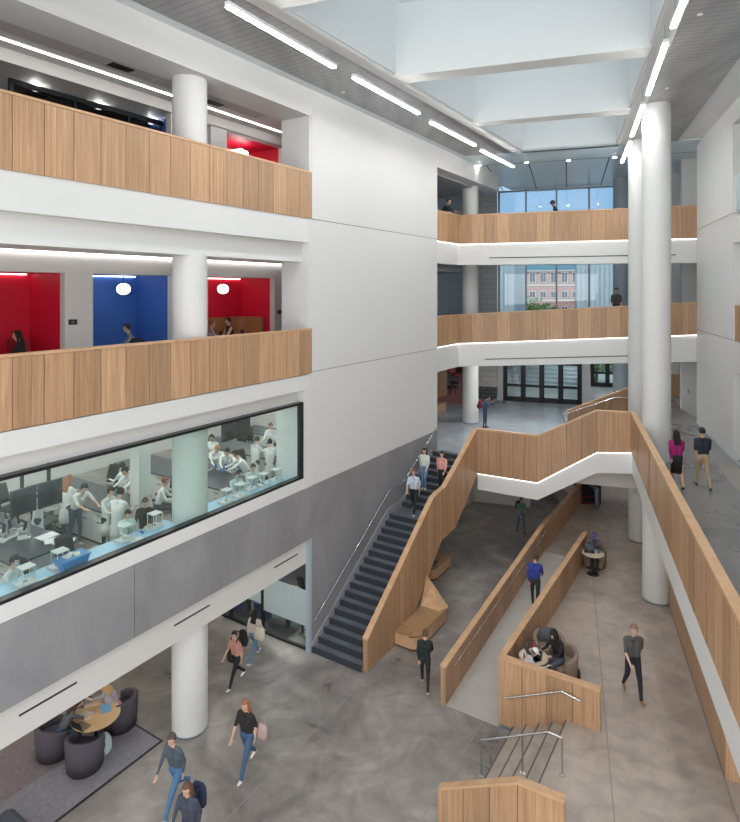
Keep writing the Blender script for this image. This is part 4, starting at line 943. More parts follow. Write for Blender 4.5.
    for j in range(k_):
        for i in range(n_):
            t = 2*PI*(i+.5)/n_; ph = PI*(j+.5)/k_*.74
            y_, z_ = math.sin(ph)*math.sin(t), math.cos(ph)
            if not (y_ > .28 and z_ < .42): fsx.append((j*n_+i, (j+1)*n_+i, (j+1)*n_+(i+1) % n_, j*n_+(i+1) % n_))
    hm.add(vsx, fsx, 0, .5, True)
    if hl == 'long':
        for q in (-.055, -.02, .02, .055): capsule(hm, hc-fy*.075+rx*q+hu*.02, neck-up*.12-fw*.085+Vector((q*1.5, 0, 0)), .038, .03)
        for s in (-1, 1): capsule(hm, hc+rx*s*.075-fy*.02, neck-up*.05+Vector((s*.085, .0, 0)), .026, .024)
    if hl == 'bun': hm.ball(hc+hu*.10-fy*.07, .042, .042, .042, 0, 10, 8)
    if hl == 'pony': capsule(hm, hc-fy*.10+hu*.05, neck-fy*.13-up*.05, .034, .018)
    if hood: 
        capsule(hm, hc-hu*.05-fy*.03, neck+hu*.01, .095, .085); capsule(hm, hc-fy*.03, hc-fy*.03+hu*.03, .105, .10)
    child('hijab' if hood else 'hair', hm, fab(hair, 'hair'))
    if cap:
        cm = MB(); cm.ball(hc+hu*.055-fy*.008, .098, .115, .098, 0, 14, 10, rotm)
        br = hc+hu*.045+fy*.13; cm.ball(br, .065, .07, .012, 0, 12, 6, rotm); child('cap', cm, fab(cap, 'cap'))
    if coat or dress:                      # open coat or skirt hanging from the hips
        col = coat or dress; cm = MB(); n_ = 22; prof = [(-.05, .165, .125), (.12, .155, .115), (.0, .178, .140), (-.22, .205, .168), (-.44, .225, .19)] if coat else [(.10, .15, .12), (-.05, .17, .145), (-.45, .19, .17)]
        prof = [(.42, .17, .12), (.30, .168, .125), (.14, .155, .118), (-.02, .168, .132), (-.22, .185, .15), (-.40, .20, .165)] if coat else prof
        rows = []
        for z_, ax_, ay_ in prof:
            cen = hip+up*z_ if z_ > 0 else hip+Vector((0, 0, z_)); row = []
            for i in range(n_+1):
                t = PI/2+.14+(2*PI-.28)*i/n_ if coat else PI/2+2*PI*i/n_
                row.append(cen+Vector((math.cos(t)*ax_*hw, 0, 0))+(fw if z_ > 0 else Vector((0, 1, 0)))*math.sin(t)*ay_)
            rows.append(row)
        if pose == 'sit': rows = rows[:4]
        vv = [p for r in rows for p in r]; w_ = n_+1
        cm.add(vv, [(j*w_+i, j*w_+i+1, (j+1)*w_+i+1, (j+1)*w_+i) for j in range(len(rows)-1) for i in range(n_)], 0, .5, True)
        c = child('lab_coat' if (coat and min(coat) > .3) else ('coat' if coat else 'skirt'), cm, fab(col, 'coat')); sd = c.modifiers.new('thick', 'SOLIDIFY'); sd.thickness = .012
    return o
def backpack(own, z, col, label, side=-1, w=.30, h=.42, back=.20, kind='backpack', cat='backpack', x=0.0, S=.93):
    """bag on the back (or at the side) of a person, placed in that person's own frame"""
    M = own.matrix_basis; m = MB(); D = .15
    def P(a, b, c): return M @ Vector((x+a*S, (-back-b)*S, (z+c)*S))
    root = empty(kind, M @ Vector((x, -back-.05, z)), label, cat)
    ring = []
    vs = []
    prof = [(-h/2, .42, .8), (-h/2+.03, .5, 1), (0, .5, 1.0), (h/2-.09, .47, .85), (h/2-.02, .32, .55), (h/2, .12, .3)]
    for c, ww, dd in prof:
        for i in range(16):
            t = 2*PI*i/16; cx, cy = math.cos(t), math.sin(t); e = .6
            vs.append(P(w*ww*math.copysign(abs(cx)**e, cx), D*.5+D*.5*dd*math.copysign(abs(cy)**e, cy), c))
    fs = [(j*16+i, j*16+(i+1) % 16, (j+1)*16+(i+1) % 16, (j+1)*16+i) for j in range(len(prof)-1) for i in range(16)]+[tuple(range(16))[::-1], tuple(range(80, 96))]
    m.add(vs, fs, 0, .5, True); m.build('bag', fab(col, 'bag'), root)
    if kind == 'backpack':
        for s in (-1, 1):
            m = MB(); m.tube([P(s*.09, .0, h*.42), P(s*.10, -back*.55, h*.5), P(s*.11, -back*.55-.17, h*.25), P(s*.12, -back*.5-.15, -.02), P(s*.12, -.01, -h*.35)], .016, 6); m.build('strap', fab([c*.7 for c in col], 'bag'), root)
        m = MB(); vs2 = [P(a, b, c) for c in (-h*.4, -.02) for a, b in ((-w*.36, D), (w*.36, D), (w*.32, D+.045), (-w*.32, D+.045))]; m.hexa([vs2[i] for i in (0, 1, 2, 3, 4, 5, 6, 7)]); m.build('front_pocket', fab([c*.85 for c in col], 'bag'), root, bevel=.01)
    else:
        m = MB(); m.tube([P(-.09, D*.5, h*.45), P(-.05, D*.5, h*.45+.24), P(.05, D*.5, h*.45+.24), P(.09, D*.5, h*.45)], .01, 6); m.build('handle', fab([c*.7 for c in col], 'bag'), root)
    return root
g = G
# walkers on the lower floor and the ramp
person('person in black sweater and black trousers walking away beside the ramp', g(425, 688, 0), 8, 1.50, 'walk', (.012, .022, .022), (.02, .02, .024), (.6, .5, .5), 'light', (.12, .07, .04), 'bun', sw=.42, nod=.05)
person('bald man in grey shirt and dark trousers walking towards the camera on the platform', g(633, 697, ZP), 183, 1.74, 'walk', (.085, .085, .088), (.018, .022, .035), (.30, .17, .10), 'light', (.28, .17, .12), 'short', sleeves='short', sw=.36)
p = K(4.9, -.62, .455)
person('person in cobalt blue sweater walking up the ramp between two oak guards', p, 22, 1.68, 'walk', (.03, .05, .27), (.03, .03, .035), (.1, .1, .1), 'light', (.07, .04, .025), 'short', sw=.35)
p4 = person('person in green shirt and jeans walking on the lower floor below the bridge', g(521, 533, 0), 172, 1.52, 'walk', (.10, .22, .16), (.05, .13, .24), (.05, .05, .05), 'tan', (.03, .02, .015), 'short', sleeves='short', sw=.3)
backpack(p4, 1.22, (.03, .035, .035), 'dark backpack of the person in green shirt below the bridge', h=.38)
p5 = person('woman in black top and blue jeans walking on the lower floor, long auburn hair', g(247, 771, 0), 205, 1.62, 'walk', (.02, .018, .02), (.05, .11, .21), (.8, .8, .8), 'light', (.30, .13, .06), 'long', sleeves='short', sw=.5)
backpack(p5, .92, (.45, .33, .30), 'dusty pink bag at the side of the woman in black top', w=.3, h=.34, back=.10, kind='shoulder_bag', cat='bag', x=-.27)
p6 = person('man in dark grey jacket and bright jeans striding beside the lounge carpet', g(176, 806, 0), 205, 1.62, 'walk', (.075, .10, .125), (.07, .18, .34), (.35, .38, .42), 'light', (.10, .07, .055), 'short', sw=.6, lean=.16)
p7 = person('brown-haired person at the foot of the picture, seen from above', g(190, 866, 0), 200, 1.58, 'walk', (.05, .06, .09), (.03, .04, .07), (.3, .3, .3), 'light', (.12, .065, .04), 'long', sw=.4, lean=.12)
backpack(p7, 1.2, (.02, .03, .07), 'navy backpack of the person at the foot of the picture', h=.46, w=.34)
p8 = person('woman in white jacket and jeans with long black hair walking past the storefront', g(254, 660, 0), 25, 1.45, 'walk', (.62, .58, .55), (.13, .24, .36), (.75, .75, .75), 'tan', (.015, .012, .012), 'long', sw=.55)
backpack(p8, .95, (.62, .58, .46), 'cream tote bag of the woman walking past the storefront', w=.36, h=.36, back=.05, kind='tote_bag', cat='bag', x=.27)
p9 = person('person in pink shirt and black trousers walking with a black backpack', g(236, 684, 0), 215, 1.46, 'walk', (.55, .28, .23), (.016, .016, .02), (.8, .8, .8), 'light', (.03, .02, .015), 'short', sleeves='short', sw=.5)
backpack(p9, 1.2, (.015, .016, .022), 'black backpack worn by the person in pink shirt on the lower floor', h=.44)
backpack(p9, .66, (.03, .033, .033), 'dark carrier bag in the hand of the person in pink shirt', w=.26, h=.3, back=.0, kind='carrier_bag', cat='bag', x=.27)
# on the stair
a_, b_ = 4.75, .62
p = L(4.85, .72, 2.62); p10 = person('man in pale blue shirt and black trousers with a backpack on the stair landing', p, 200, 1.60, 'walk', (.50, .58, .68), (.018, .018, .022), (.7, .7, .7), 'light', (.20, .08, .04), 'short', sleeves='short', sw=.5)
backpack(p10, 1.2, (.05, .09, .16), 'blue-grey backpack worn by the man on the stair landing', h=.4)
person('woman in white jacket and light jeans coming down the slate stair', L(6.0, .55, 3.09), 205, 1.50, 'down', (.62, .66, .62), (.16, .28, .42), (.75, .75, .72), 'light', (.02, .014, .012), 'long')
p12 = person('person in salmon pink hoodie and black trousers coming down the slate stair', L(6.0, 1.25, 3.09), 205, 1.48, 'down', (.68, .33, .28), (.02, .02, .024), (.7, .7, .7), 'light', (.03, .02, .016), 'short')
backpack(p12, 1.2, (.02, .02, .024), 'black backpack worn by the person in salmon pink on the stair', h=.4)
p13 = person('person in blue overalls bending to a phone beside the entry column', g(485, 428, Z1), 120, 1.50, 'stand', (.05, .08, .16), (.04, .07, .15), (.03, .03, .03), 'light', (.015, .012, .012), 'short', lean=.15, nod=.6, arms=((.9, 1.6), (.8, 1.7)))
backpack(p13, 1.15, (.20, .02, .03), 'dark red backpack worn by the person beside the entry column', h=.4)
person('woman in magenta sweater and black skirt walking away on the raised walkway', g(677, 488, ZW), 12, 1.50, 'walk', (.30, .01, .13), (.012, .012, .014), (.02, .02, .02), 'light', (.015, .01, .01), 'long', sw=.3, dress=(.012, .012, .014))
person('man in navy polo shirt and khaki trousers walking away on the raised walkway', g(703, 489, ZW), 12, 1.60, 'walk', (.016, .022, .036), (.42, .32, .20), (.10, .06, .04), 'tan', (.02, .015, .012), 'short', sleeves='short', sw=.35)
# bridges
p = L(11.1, -1.15, Z3); person('person in dark shirt leaning on the third floor guard left of the bridge', p, 125, 1.82, 'lean', (.04, .04, .045), (.03, .03, .04), (.05, .05, .05), 'light', (.04, .025, .02), 'short', lean=.42)
person('person in black shirt and black cap standing behind the third floor bridge guard', (8.45, 27.0, Z3), 285, 1.70, 'stand', (.015, .016, .022), (.02, .02, .03), (.05, .05, .05), 'dark', (.02, .015, .015), 'short', cap=(.012, .012, .018), lean=.3)
person('person in dark grey shirt standing behind the second floor bridge guard', (10.75, 26.2, 8.86), 190, 1.62, 'stand', (.06, .065, .07), (.03, .03, .04), (.05, .05, .05), 'tan', (.02, .015, .012), 'short', sleeves='short')

# ------------------------------------------------------------------ lounge furniture
def tub_chair(loc, hd, mat, label, group, cushion=None, sc_=1.0):
    root = empty('tub_chair', loc, label, 'chair', group, rz=-math.radians(hd)); M = root.matrix_basis
    ro, ri, hb, hf = .40*sc_, .31*sc_, .74*sc_, .60*sc_; m = MB(); n = 28; vs = []; span = math.radians(255)
    for i in range(n+1):
        t = -PI/2-span/2+span*i/n; e = abs(i/n-.5)*2; zt = hb-(hb-hf)*e**2
        for r, z in ((ro*.93, .05), (ro, zt*.6), (ro*1.02, zt-.03), (ro*.96, zt), (ri*1.05, zt), (ri, zt-.03), (ri, .1)): vs.append(M @ Vector((r*math.cos(t), r*math.sin(t)*.98, z)))
    fs = [(i*7+j, i*7+j+1, (i+1)*7+j+1, (i+1)*7+j) for i in range(n) for j in range(6)]+[(i*7+6, i*7, (i+1)*7, (i+1)*7+6) for i in range(n)]+[tuple(range(7)), tuple(range(n*7, n*7+7))[::-1]]
    m.add(vs, fs, 0, .5, True); m.build('shell', mat, root)
    m = MB(); pts = []
    for i in range(24):
        t = 2*PI*i/24; x, y = (ri+.02)*math.cos(t), (ri+.02)*math.sin(t)
        if y > .18: x = math.copysign(min(abs(x)*1.25, ri+.02), x); y = ri*.98+.03
        pts.append(M @ Vector((x, y, 0)))
    z0 = loc[2]; m.prism([(p.x, p.y) for p in pts], z0+.07, z0+.30*sc_+.02); m.build('seat_base', mat, root, bevel=.02)
    m = MB(); m.prism([(p.x, p.y) for p in pts], z0+.325*sc_, z0+.45*sc_); m.build('seat_cushion', mat, root, bevel=.035)
    m = MB(); m.lathe(tuple(loc), [(ro*.85, 0), (ro*.85, .05)], 28); m.build('plinth', black, root)
    if cushion:
        m = MB(); vs = []
        for i in range(7):
            for j in range(7):
                u, v = i/6-.5, j/6-.5; th = .055*(1-(2*u)**4)*(1-(2*v)**4)
                vs.append(((u*.42, v*.34, th)))
        def pm(s): return [M @ Vector((x, -.20-s*z-(.02 if s < 0 else 0)-(y*.25), .62+y*.95)) for x, y, z in vs]
        f7 = [(i*7+j, i*7+j+1, (i+1)*7+j+1, (i+1)*7+j) for i in range(6) for j in range(6)]
        m.add(pm(-1), f7, 0, .5, True); m.add(pm(1), f7, 0, .5, True)
        o = m.build('cushion', cushion, origin=M @ Vector((0, -.2, .45))); tag(o, 'grey patterned cushion standing in the tan tub chair', 'cushion')
    return root
def round_table(loc, r, h, topm, label, disc=True):
    root = empty('round_table', loc, label, 'table')
    m = MB(); m.lathe((loc[0], loc[1], loc[2]+h-.03), [(r-.015, 0), (r, .01), (r, .03)], 40); m.build('tabletop', topm, root)
    m = MB(); m.lathe(tuple(loc), [(.035, 0.02), (.035, h-.03)], 16); m.build('pedestal', black, root)
    m = MB(); m.lathe(tuple(loc), [(r*.55, 0), (r*.55, .012), (.06, .035)], 32); m.build('foot', black, root)
    return root
def laptop(loc, hd, col, label, ang=1.75, size=.33):
    root = empty('laptop', loc, label, 'laptop', rz=-math.radians(hd)); M = root.matrix_basis; d = size*.68
    m = MB(); m.hexa([M @ Vector(v) for v in [(-size/2, 0, 0), (size/2, 0, 0), (size/2, d, 0), (-size/2, d, 0), (-size/2, 0, .014), (size/2, 0, .014), (size/2, d, .014), (-size/2, d, .014)]]); m.build('keyboard_base', col, root)
    m = MB(); s, c = math.sin(ang), -math.cos(ang)
    def q(x, t, o): return M @ Vector((x, d+c*t*d+o*s, .014+s*t*d+o*-c))
    m.hexa([q(-size/2, 0, 0), q(size/2, 0, 0), q(size/2, 0, .008), q(-size/2, 0, .008), q(-size/2, 1, 0), q(size/2, 1, 0), q(size/2, 1, .008), q(-size/2, 1, .008)]); lid = m.build('lid', black, root)
    m = MB(); m.hexa([q(-size*.46, .06, -.002), q(size*.46, .06, -.002), q(size*.46, .06, 0), q(-size*.46, .06, 0), q(-size*.46, .94, -.002), q(size*.46, .94, -.002), q(size*.46, .94, 0), q(-size*.46, .94, 0)]); m.build('screen', plain('screen_grey', (.05, .06, .09), .15), lid)
    return root
def flat(name, loc, hd, w, d, t, mat, label, cat):
    root = Matrix.Translation(Vector(loc)) @ Matrix.Rotation(-math.radians(hd), 4, 'Z'); m = MB()
    m.hexa([root @ Vector(v) for v in [(-w/2, -d/2, 0), (w/2, -d/2, 0), (w/2, d/2, 0), (-w/2, d/2, 0), (-w/2, -d/2, t), (w/2, -d/2, t), (w/2, d/2, t), (-w/2, d/2, t)]])
    return tag(m.build(name, mat, origin=loc), label, cat)
def bottle(loc, col, label, h=.22, r=.035):
    m = MB(); m.lathe(tuple(loc), [(r, 0), (r, h*.7), (r*.5, h*.85), (r*.45, h)], 14); o = m.build('bottle', col, origin=loc); tag(o, label, 'bottle')
    m = MB(); m.lathe((loc[0], loc[1], loc[2]+h-.005), [(r*.55, 0), (r*.55, .025)], 12); m.build('cap', black, o)
tabletop_w = plain('birch_top', (.60, .50, .38), .4)
# carpet lounge (left)
tz = .02
tc_ = g(96, 715, .72); T1 = Vector((tc_.x, tc_.y, tz))
round_table(T1, .52, .70, plain('maple_top', (.62, .43, .22), .4, var=.1, scale=8), 'round maple table on the grey lounge carpet')
c_a = tub_chair((g(85, 752, .35).x, g(85, 752, .35).y, tz), 5, chair_pur, 'empty plum tub chair in front of the maple table, nearest the camera', 'plum tub chairs around the maple table')
c_b = tub_chair((g(115, 708, .45).x+.12, g(115, 708, .45).y+.02, tz), -75, chair_pur, 'plum tub chair right of the maple table, under the person in grey top', 'plum tub chairs around the maple table')
c_c = tub_chair((g(57, 738, .35).x-.05, g(57, 738, .35).y-.02, tz), 55, chair_pur, 'plum tub chair left of the maple table, under the person in jeans', 'plum tub chairs around the maple table')
p = c_b.location; person('blond person in grey top and pink trousers sitting at the maple table', (p.x-.02, p.y-.16, tz), -80, 1.56, 'sit', (.36, .35, .36), (.62, .36, .36), (.62, .42, .34), 'light', (.55, .34, .15), 'long', sleeves='short', lean=.62, nod=.35, arms=((1.2, .4), (1.2, .4)), seat=.46)
p = c_c.location; person('dark-haired person in jeans sitting at the left of the maple table', (p.x+.14, p.y-.02, tz), 65, 1.55, 'sit', (.10, .10, .11), (.05, .12, .24), (.2, .2, .2), 'light', (.05, .03, .02), 'long', sleeves='short', lean=.62, nod=.35, arms=((1.2, .4), (1.2, .4)), seat=.46)
flat('tablet', (T1.x+.12, T1.y+.22, tz+.70), 60, .32, .22, .012, plain('tablet_blue', (.18, .42, .72), .3), 'tablet with a blue cover lying on the maple table', 'tablet')
flat('notebook', (T1.x-.22, T1.y-.02, tz+.70), 20, .30, .24, .015, plain('paper', (.7, .68, .66), .7), 'open pale notebook on the maple table', 'notebook')
laptop((T1.x-.10, T1.y-.26, tz+.70), 205, plain('laptop_brown', (.22, .16, .13), .4), 'brown laptop open at the near edge of the maple table', 1.9)
pp = g(104, 748, .1); m = MB(); root = empty('rucksack', (pp.x, pp.y, tz), 'pale blue and white bag on the carpet between two plum chairs', 'bag')
m.lathe((pp.x, pp.y, tz), [(.13, 0), (.17, .06), (.16, .26), (.10, .38), (.03, .42)], 16); m.build('bag', plain('mint_fabric', (.50, .64, .66), .8, var=.25, scale=12), root)
m = MB(); m.tube([(pp.x-.08, pp.y-.1, tz+.36), (pp.x-.06, pp.y-.2, tz+.3), (pp.x-.05, pp.y-.2, tz+.12), (pp.x-.06, pp.y-.15, tz+.04)], .014); m.tube([(pp.x+.08, pp.y-.1, tz+.36), (pp.x+.09, pp.y-.19, tz+.3), (pp.x+.1, pp.y-.18, tz+.12)], .014); m.build('strap', plain('bag_white', (.7, .7, .7), .8), root)
oa, ob = L.inv(g(-2, 836, .4)); m = MB(); m.box(L, oa-.5, oa+.5, ob-.5, ob+.45, tz+.06, .42); o = m.build('ottoman', plain('slate_vinyl', (.04, .055, .075), .45), origin=L(oa, ob, tz), bevel=.12); tag(o, 'dark slate ottoman on the carpet at the lower left corner', 'ottoman')
m = MB(); m.box(L, oa-.4, oa+.4, ob-.4, ob+.35, tz, tz+.07); m.build('plinth', black, o)
# platform seating (front)
T2 = K(.76, .62, ZP)
round_table(T2, .35, .72, tabletop_w, 'small round birch table in the corner of the oak guards')
tub_chair(K(1.85, .68, ZP), 188, chair_tan, 'tan tub chair with a grey cushion behind the small birch table', 'tan tub chairs around the small birch table', plain('cushion_grey', (.10, .11, .13), .8, var=.5, scale=30))
cr2 = K(1.40, 1.12, ZP); tub_chair(cr2, 240, chair_tan, 'tan tub chair right of the small birch table, with a person in black', 'tan tub chairs around the small birch table')
cl2 = K(.36, .46, ZP)
m = MB(); m.lathe(tuple(cl2), [(.15, 0), (.15, .36), (.13, .38)], 20); tag(m.build('stool', chair_tan, origin=cl2), 'low tan stool hidden behind the oak guard, left of the small birch table', 'stool')
person('person in black hoodie and black head covering sitting right of the small birch table', (cr2[0]-.06, cr2[1]-.02, ZP), 240, 1.62, 'sit', (.014, .014, .016), (.10, .12, .16), (.5, .4, .35), 'light', (.012, .012, .014), 'short', lean=.2, nod=.5, hood=True, arms=((.6, 1.1), (.6, 1.0)), seat=.46)
person('person in white shirt and white cap sitting left of the small birch table', (cl2[0], cl2[1], ZP), 80, 1.40, 'sit', (.60, .62, .66), (.08, .09, .12), (.2, .2, .2), 'light', (.12, .06, .04), 'short', lean=.55, nod=.4, arms=((.9, .8), (.9, .8)), cap=(.7, .7, .72), seat=.38)
laptop((T2.x+.12, T2.y-.02, ZP+.72), 250, plain('laptop_silver', (.5, .5, .52), .35, .6), 'open black laptop on the small birch table', 1.9)
laptop((T2.x-.1, T2.y-.15, ZP+.72), 60, plain('laptop_silver', (.5, .5, .52), .35, .6), 'second open laptop at the near edge of the small birch table', 1.75, .28)
bottle((T2.x-.10, T2.y+.2, ZP+.72), plain('bottle_grey', (.08, .09, .11), .3), 'dark grey bottle on the small birch table', .26, .04)
bottle((T2.x+.06, T2.y+.24, ZP+.72), plain('bottle_red', (.5, .04, .06), .3), 'red and white drink bottle on the small birch table', .24, .036)
bottle((T2.x-.26, T2.y-.12, ZP+.72), plain('bottle_orange', (.5, .14, .06), .3), 'small orange bottle at the left edge of the small birch table', .14, .03)
flat('notebook', (T2.x-.2, T2.y+.05, ZP+.72), 40, .2, .26, .012, plain('paper', (.7, .68, .66), .7), 'open notebook on the small birch table', 'notebook')
bp_ = g(573, 676, ZP+.1); m = MB(); root = empty('backpack', (bp_.x, bp_.y, ZP), 'black backpack on the floor beside the person in black hoodie', 'backpack')
m.lathe((bp_.x, bp_.y, ZP), [(.14, 0), (.18, .08), (.17, .24), (.1, .36), (.02, .38)], 16); m.build('bag', plain('bag_black', (.012, .012, .014), .7), root)
m = MB(); m.tube([(bp_.x-.1, bp_.y-.12, ZP+.32), (bp_.x-.12, bp_.y-.22, ZP+.2), (bp_.x-.05, bp_.y-.2, ZP+.05)], .014); m.build('strap', plain('strap_grey', (.06, .06, .06), .7), root)
# platform seating (rear)
T3c = g(593, 553, ZP+.72); T3 = Vector((T3c.x, T3c.y, ZP))
round_table(T3, .36, .72, tabletop_w, 'small round birch table on a black pedestal at the far end of the platform guard')
c3 = (T3.x+.28, T3.y+.62, ZP); tub_chair(c3, 205, chair_tan, 'tan tub chair behind the far birch table', None)
person('person in grey jacket and purple cap sitting at the far birch table', (c3[0]-.04, c3[1]-.08, ZP), 200, 1.60, 'sit', (.09, .09, .10), (.04, .04, .05), (.1, .1, .1), 'dark', (.01, .01, .01), 'short', lean=.25, nod=.4, cap=(.10, .07, .22), seat=.46, arms=((.7, .9), (.7, .9)))
laptop((T3.x-.1, T3.y-.02, ZP+.72), 15, black, 'black laptop on the far birch table', 1.9, .3)
m = MB(); m.lathe((T3.x+.17, T3.y+.05, ZP+.72), [(.05, 0), (.07, .03), (.06, .07), (.03, .08)], 16); tag(m.build('bowl', plain('teal', (.04, .36, .42), .4), origin=(T3.x+.17, T3.y+.05, ZP+.72)), 'small teal container on the far birch table', 'container')
bottle((T3.x-.24, T3.y+.05, ZP+.72), black, 'small dark bottle on the far birch table', .2)
# vending machine and person near the end of the ramp guard
vm = g(591, 505, ZP); root = empty('vending_machine', (vm.x, vm.y+.5, ZP), 'black and dark red vending machine behind the end of the ramp guard', 'vending machine')
m = MB(); m.hexa([(vm.x+x, vm.y+y, ZP+z) for z in (0, 1.85) for x, y in ((-.45, .1), (.5, .1), (.5, .9), (-.45, .9))]); m.build('body', plain('machine_red', (.13, .015, .02), .4), root, bevel=.02)
m = MB(); m.hexa([(vm.x+x, vm.y+y, ZP+z) for z in (.35, 1.75) for x, y in ((-.38, .07), (.28, .07), (.28, .1), (-.38, .1))]); m.build('glass_front', black, root)
m = MB(); m.hexa([(vm.x+x, vm.y+y, ZP+z) for z in (.12, .3) for x, y in ((-.3, .07), (.2, .07), (.2, .1), (-.3, .1))]); m.build('delivery_flap', dark, root)
person('person in blue jeans bending in front of the vending machine', g(597, 510, ZP), 300, 1.6, 'stand', (.05, .06, .07), (.16, .26, .34), (.4, .35, .3), 'light', (.03, .02, .02), 'short', lean=.8, arms=((1.3, .4), (1.2, .4)))
person('person in dark shirt sitting on the oak bench under the stair, mostly hidden', L(6.0, .55, 0), 120, 1.6, 'sit', (.05, .06, .08), (.06, .10, .20), (.45, .6, .8), 'light', (.03, .02, .02), 'short', seat=.45)
# storefront person
person('dark-haired person in yellow top standing behind the frosted storefront glass', L(.62, -.76, 0), 300, 1.66, 'stand', (.60, .50, .25), (.03, .03, .04), (.2, .2, .2), 'light', (.02, .014, .012), 'long', lean=.25, nod=.3, arms=((.9, .8), (.9, .8)))
m = MB(); m.box(L, .5, .9, -3.2, -1.3, .70, .74); o = m.build('desk', tabletop_w, origin=L(.6, -2, 0)); tag(o, 'narrow desk behind the frosted storefront glass', 'desk')
m = MB(); m.box(L, .55, .7, -3.1, -3.05, 0, .7); m.box(L, .55, .7, -1.45, -1.4, 0.0, .7); m.build('leg', black, o)

# ------------------------------------------------------------------ booths on the second floor
def booth_table(a, b, lab, w=.55, z=Z2):
    m = MB(); m.box(L, a-w, a+w, b-.35, b+.35, z+.70, z+.74); o = m.build('booth_table', plain('table_dark', (.10, .09, .09), .4), origin=L(a, b, z)); tag(o, lab, 'table')
    m = MB(); m.cone(L(a, b, z), L(a, b, z+.7), .04, .04, 10); m.build('pedestal', black, o); return o
def niche_person(px, py, lab, b, **kw):
    Y = L(L.a_at(px, b), b); zt = H-(py-HY)*Y.y/F0; hh = 1.6
    return person(lab, (Y.x, Y.y, Z2), kw.pop('hd', 120), hh, 'sit', seat=max(.45, zt-Z2-.80), **kw), L.a_at(px, b)
_, a = niche_person(22, 333, 'long-haired person in black top sitting in the far left red booth', -2.9, hd=250, top=(.015, .015, .02), bot=(.03, .03, .04), hair=(.015, .012, .012), hl='long')
booth_table(a-.8, -3.1, 'dark table in the far left red booth')
m = MB(); m.box(L, aa(34), aa(48), -3.7, -3.2, Z2+.4, Z2+1.08); tag(m.build('padded_booth', plain('red_seat', (.32, .02, .04), .7), origin=L(aa(41), -3.4, Z2+.4), bevel=.04), 'dark red padded seat back in the far left red booth', 'seat')
_, a = niche_person(137, 324, 'person in grey shirt leaning over a dark bag in the blue booth', -2.9, hd=240, top=(.22, .24, .28), bot=(.03, .03, .04), hair=(.03, .02, .015), lean=.4, nod=.1)
booth_table(a-.35, -2.95, 'dark table in the blue booth')
pz = L(a-.12, -2.75, Z2+.74); m = MB(); m.ball((pz.x, pz.y, pz.z+.1), .24, .12, .11, 0, 16, 8); tag(m.build('bag', plain('bag_dark', (.015, .017, .024), .8), origin=pz), 'dark bag on the table in the blue booth', 'bag')
flat('laptop', L(a-.75, -2.8, Z2+.74), 60, .3, .2, .02, black, 'closed black laptop lying in the blue booth', 'laptop')
for px, py, lab, kw in ((209, 324, 'person in striped shirt in the right red booth, half hidden by the column', dict(hd=60, top=(.4, .42, .5), hair=(.25, .13, .07))), (231, 319, 'dark-haired person in strapless top sitting in the right red booth', dict(hd=240, top=(.02, .02, .03), sleeves='none', hair=(.03, .02, .015)))):
    niche_person(px, py, lab, -2.9, bot=(.03, .03, .04), **kw)
booth_table(aa(222), -2.95, 'dark table in the right red booth')
laptop(L(aa(221), -2.85, Z2+.74), 60, black, 'small black laptop in the right red booth', 1.8, .3); laptop(L(aa(243), -2.85, Z2+.74), 60, black, 'black laptop at the right end of the right red booth', 1.8, .3)
m = MB(); tan_v = plain('caramel_vinyl', (.34, .17, .07), .5)      # curved caramel sofa
b_s = aa(208)+.15; e_s = aa(274)-.05
P = [(b_s, -3.9)]+[(e_s-.5+.5*math.sin(t), -3.4-.5*math.cos(t)) for t in [PI/2*i/8 for i in range(9)]]+[(e_s, -2.9)]
root = empty('curved_sofa', L((b_s+e_s)/2, -3.6, Z2), 'curved caramel vinyl sofa back in the right red booth', 'sofa')
for (q0, q1) in zip(P, P[1:]):
    d = Vector((q1[0]-q0[0], q1[1]-q0[1])).normalized()*.0; nn = Vector((-(q1[1]-q0[1]), q1[0]-q0[0])).normalized()*.16
    c4 = [q0, q1, (q1[0]+nn.x, q1[1]+nn.y), (q0[0]+nn.x, q0[1]+nn.y)]
    m.hexa([L(a, b, z) for z in (Z2+.35, Z2+1.30) for a, b in c4])
m.build('backrest', tan_v, root)
m = MB(); m.box(L, b_s, e_s-.1, -3.85, -3.3, Z2+.02, Z2+.44); m.build('seat', tan_v, root, bevel=.03)
gp = None
for px, py, lab in ((123.5, 289, 'lit disc lamp on the wall of the blue booth'), (223, 289, 'lit disc lamp on the wall of the right red booth')):
    b = -3.0; P_ = L(L.a_at(px, b), b); z = H-(py-HY)*P_.y/F0; P_.z = z
    if gp is None:
        gp = empty('disc_lamp', P_, lab, 'lamp', 'disc lamps in the booths')
        m = MB(); m.ball(P_, .17, .17, .145, 0, 24, 14); m.build('globe', globe, gp)
        m = MB(); m.cone(P_+Vector((0, 0, .14)), P_+Vector((0, 0, .38)), .008, .008, 6); m.build('cord', black, gp)
    else: copy_tree(gp, P_, 0, lab)
for i, (dx, dz) in enumerate(((0, 0), (.2, .03), (-.18, -.02), (.38, -.03))):
    P_ = L(L.a_at(236, -3.3)+dx, -3.3); P_.z = H+(HY-153)*P_.y/F0+dz
    c = copy_tree(gp, P_, 0, 'glowing globe of the lamp cluster in the third floor red booth, ' + ('in the middle', 'right of the middle', 'at the left end', 'at the right end')[i], 'globe cluster in the third floor red booth'); c.scale = (.8, .8, .8)

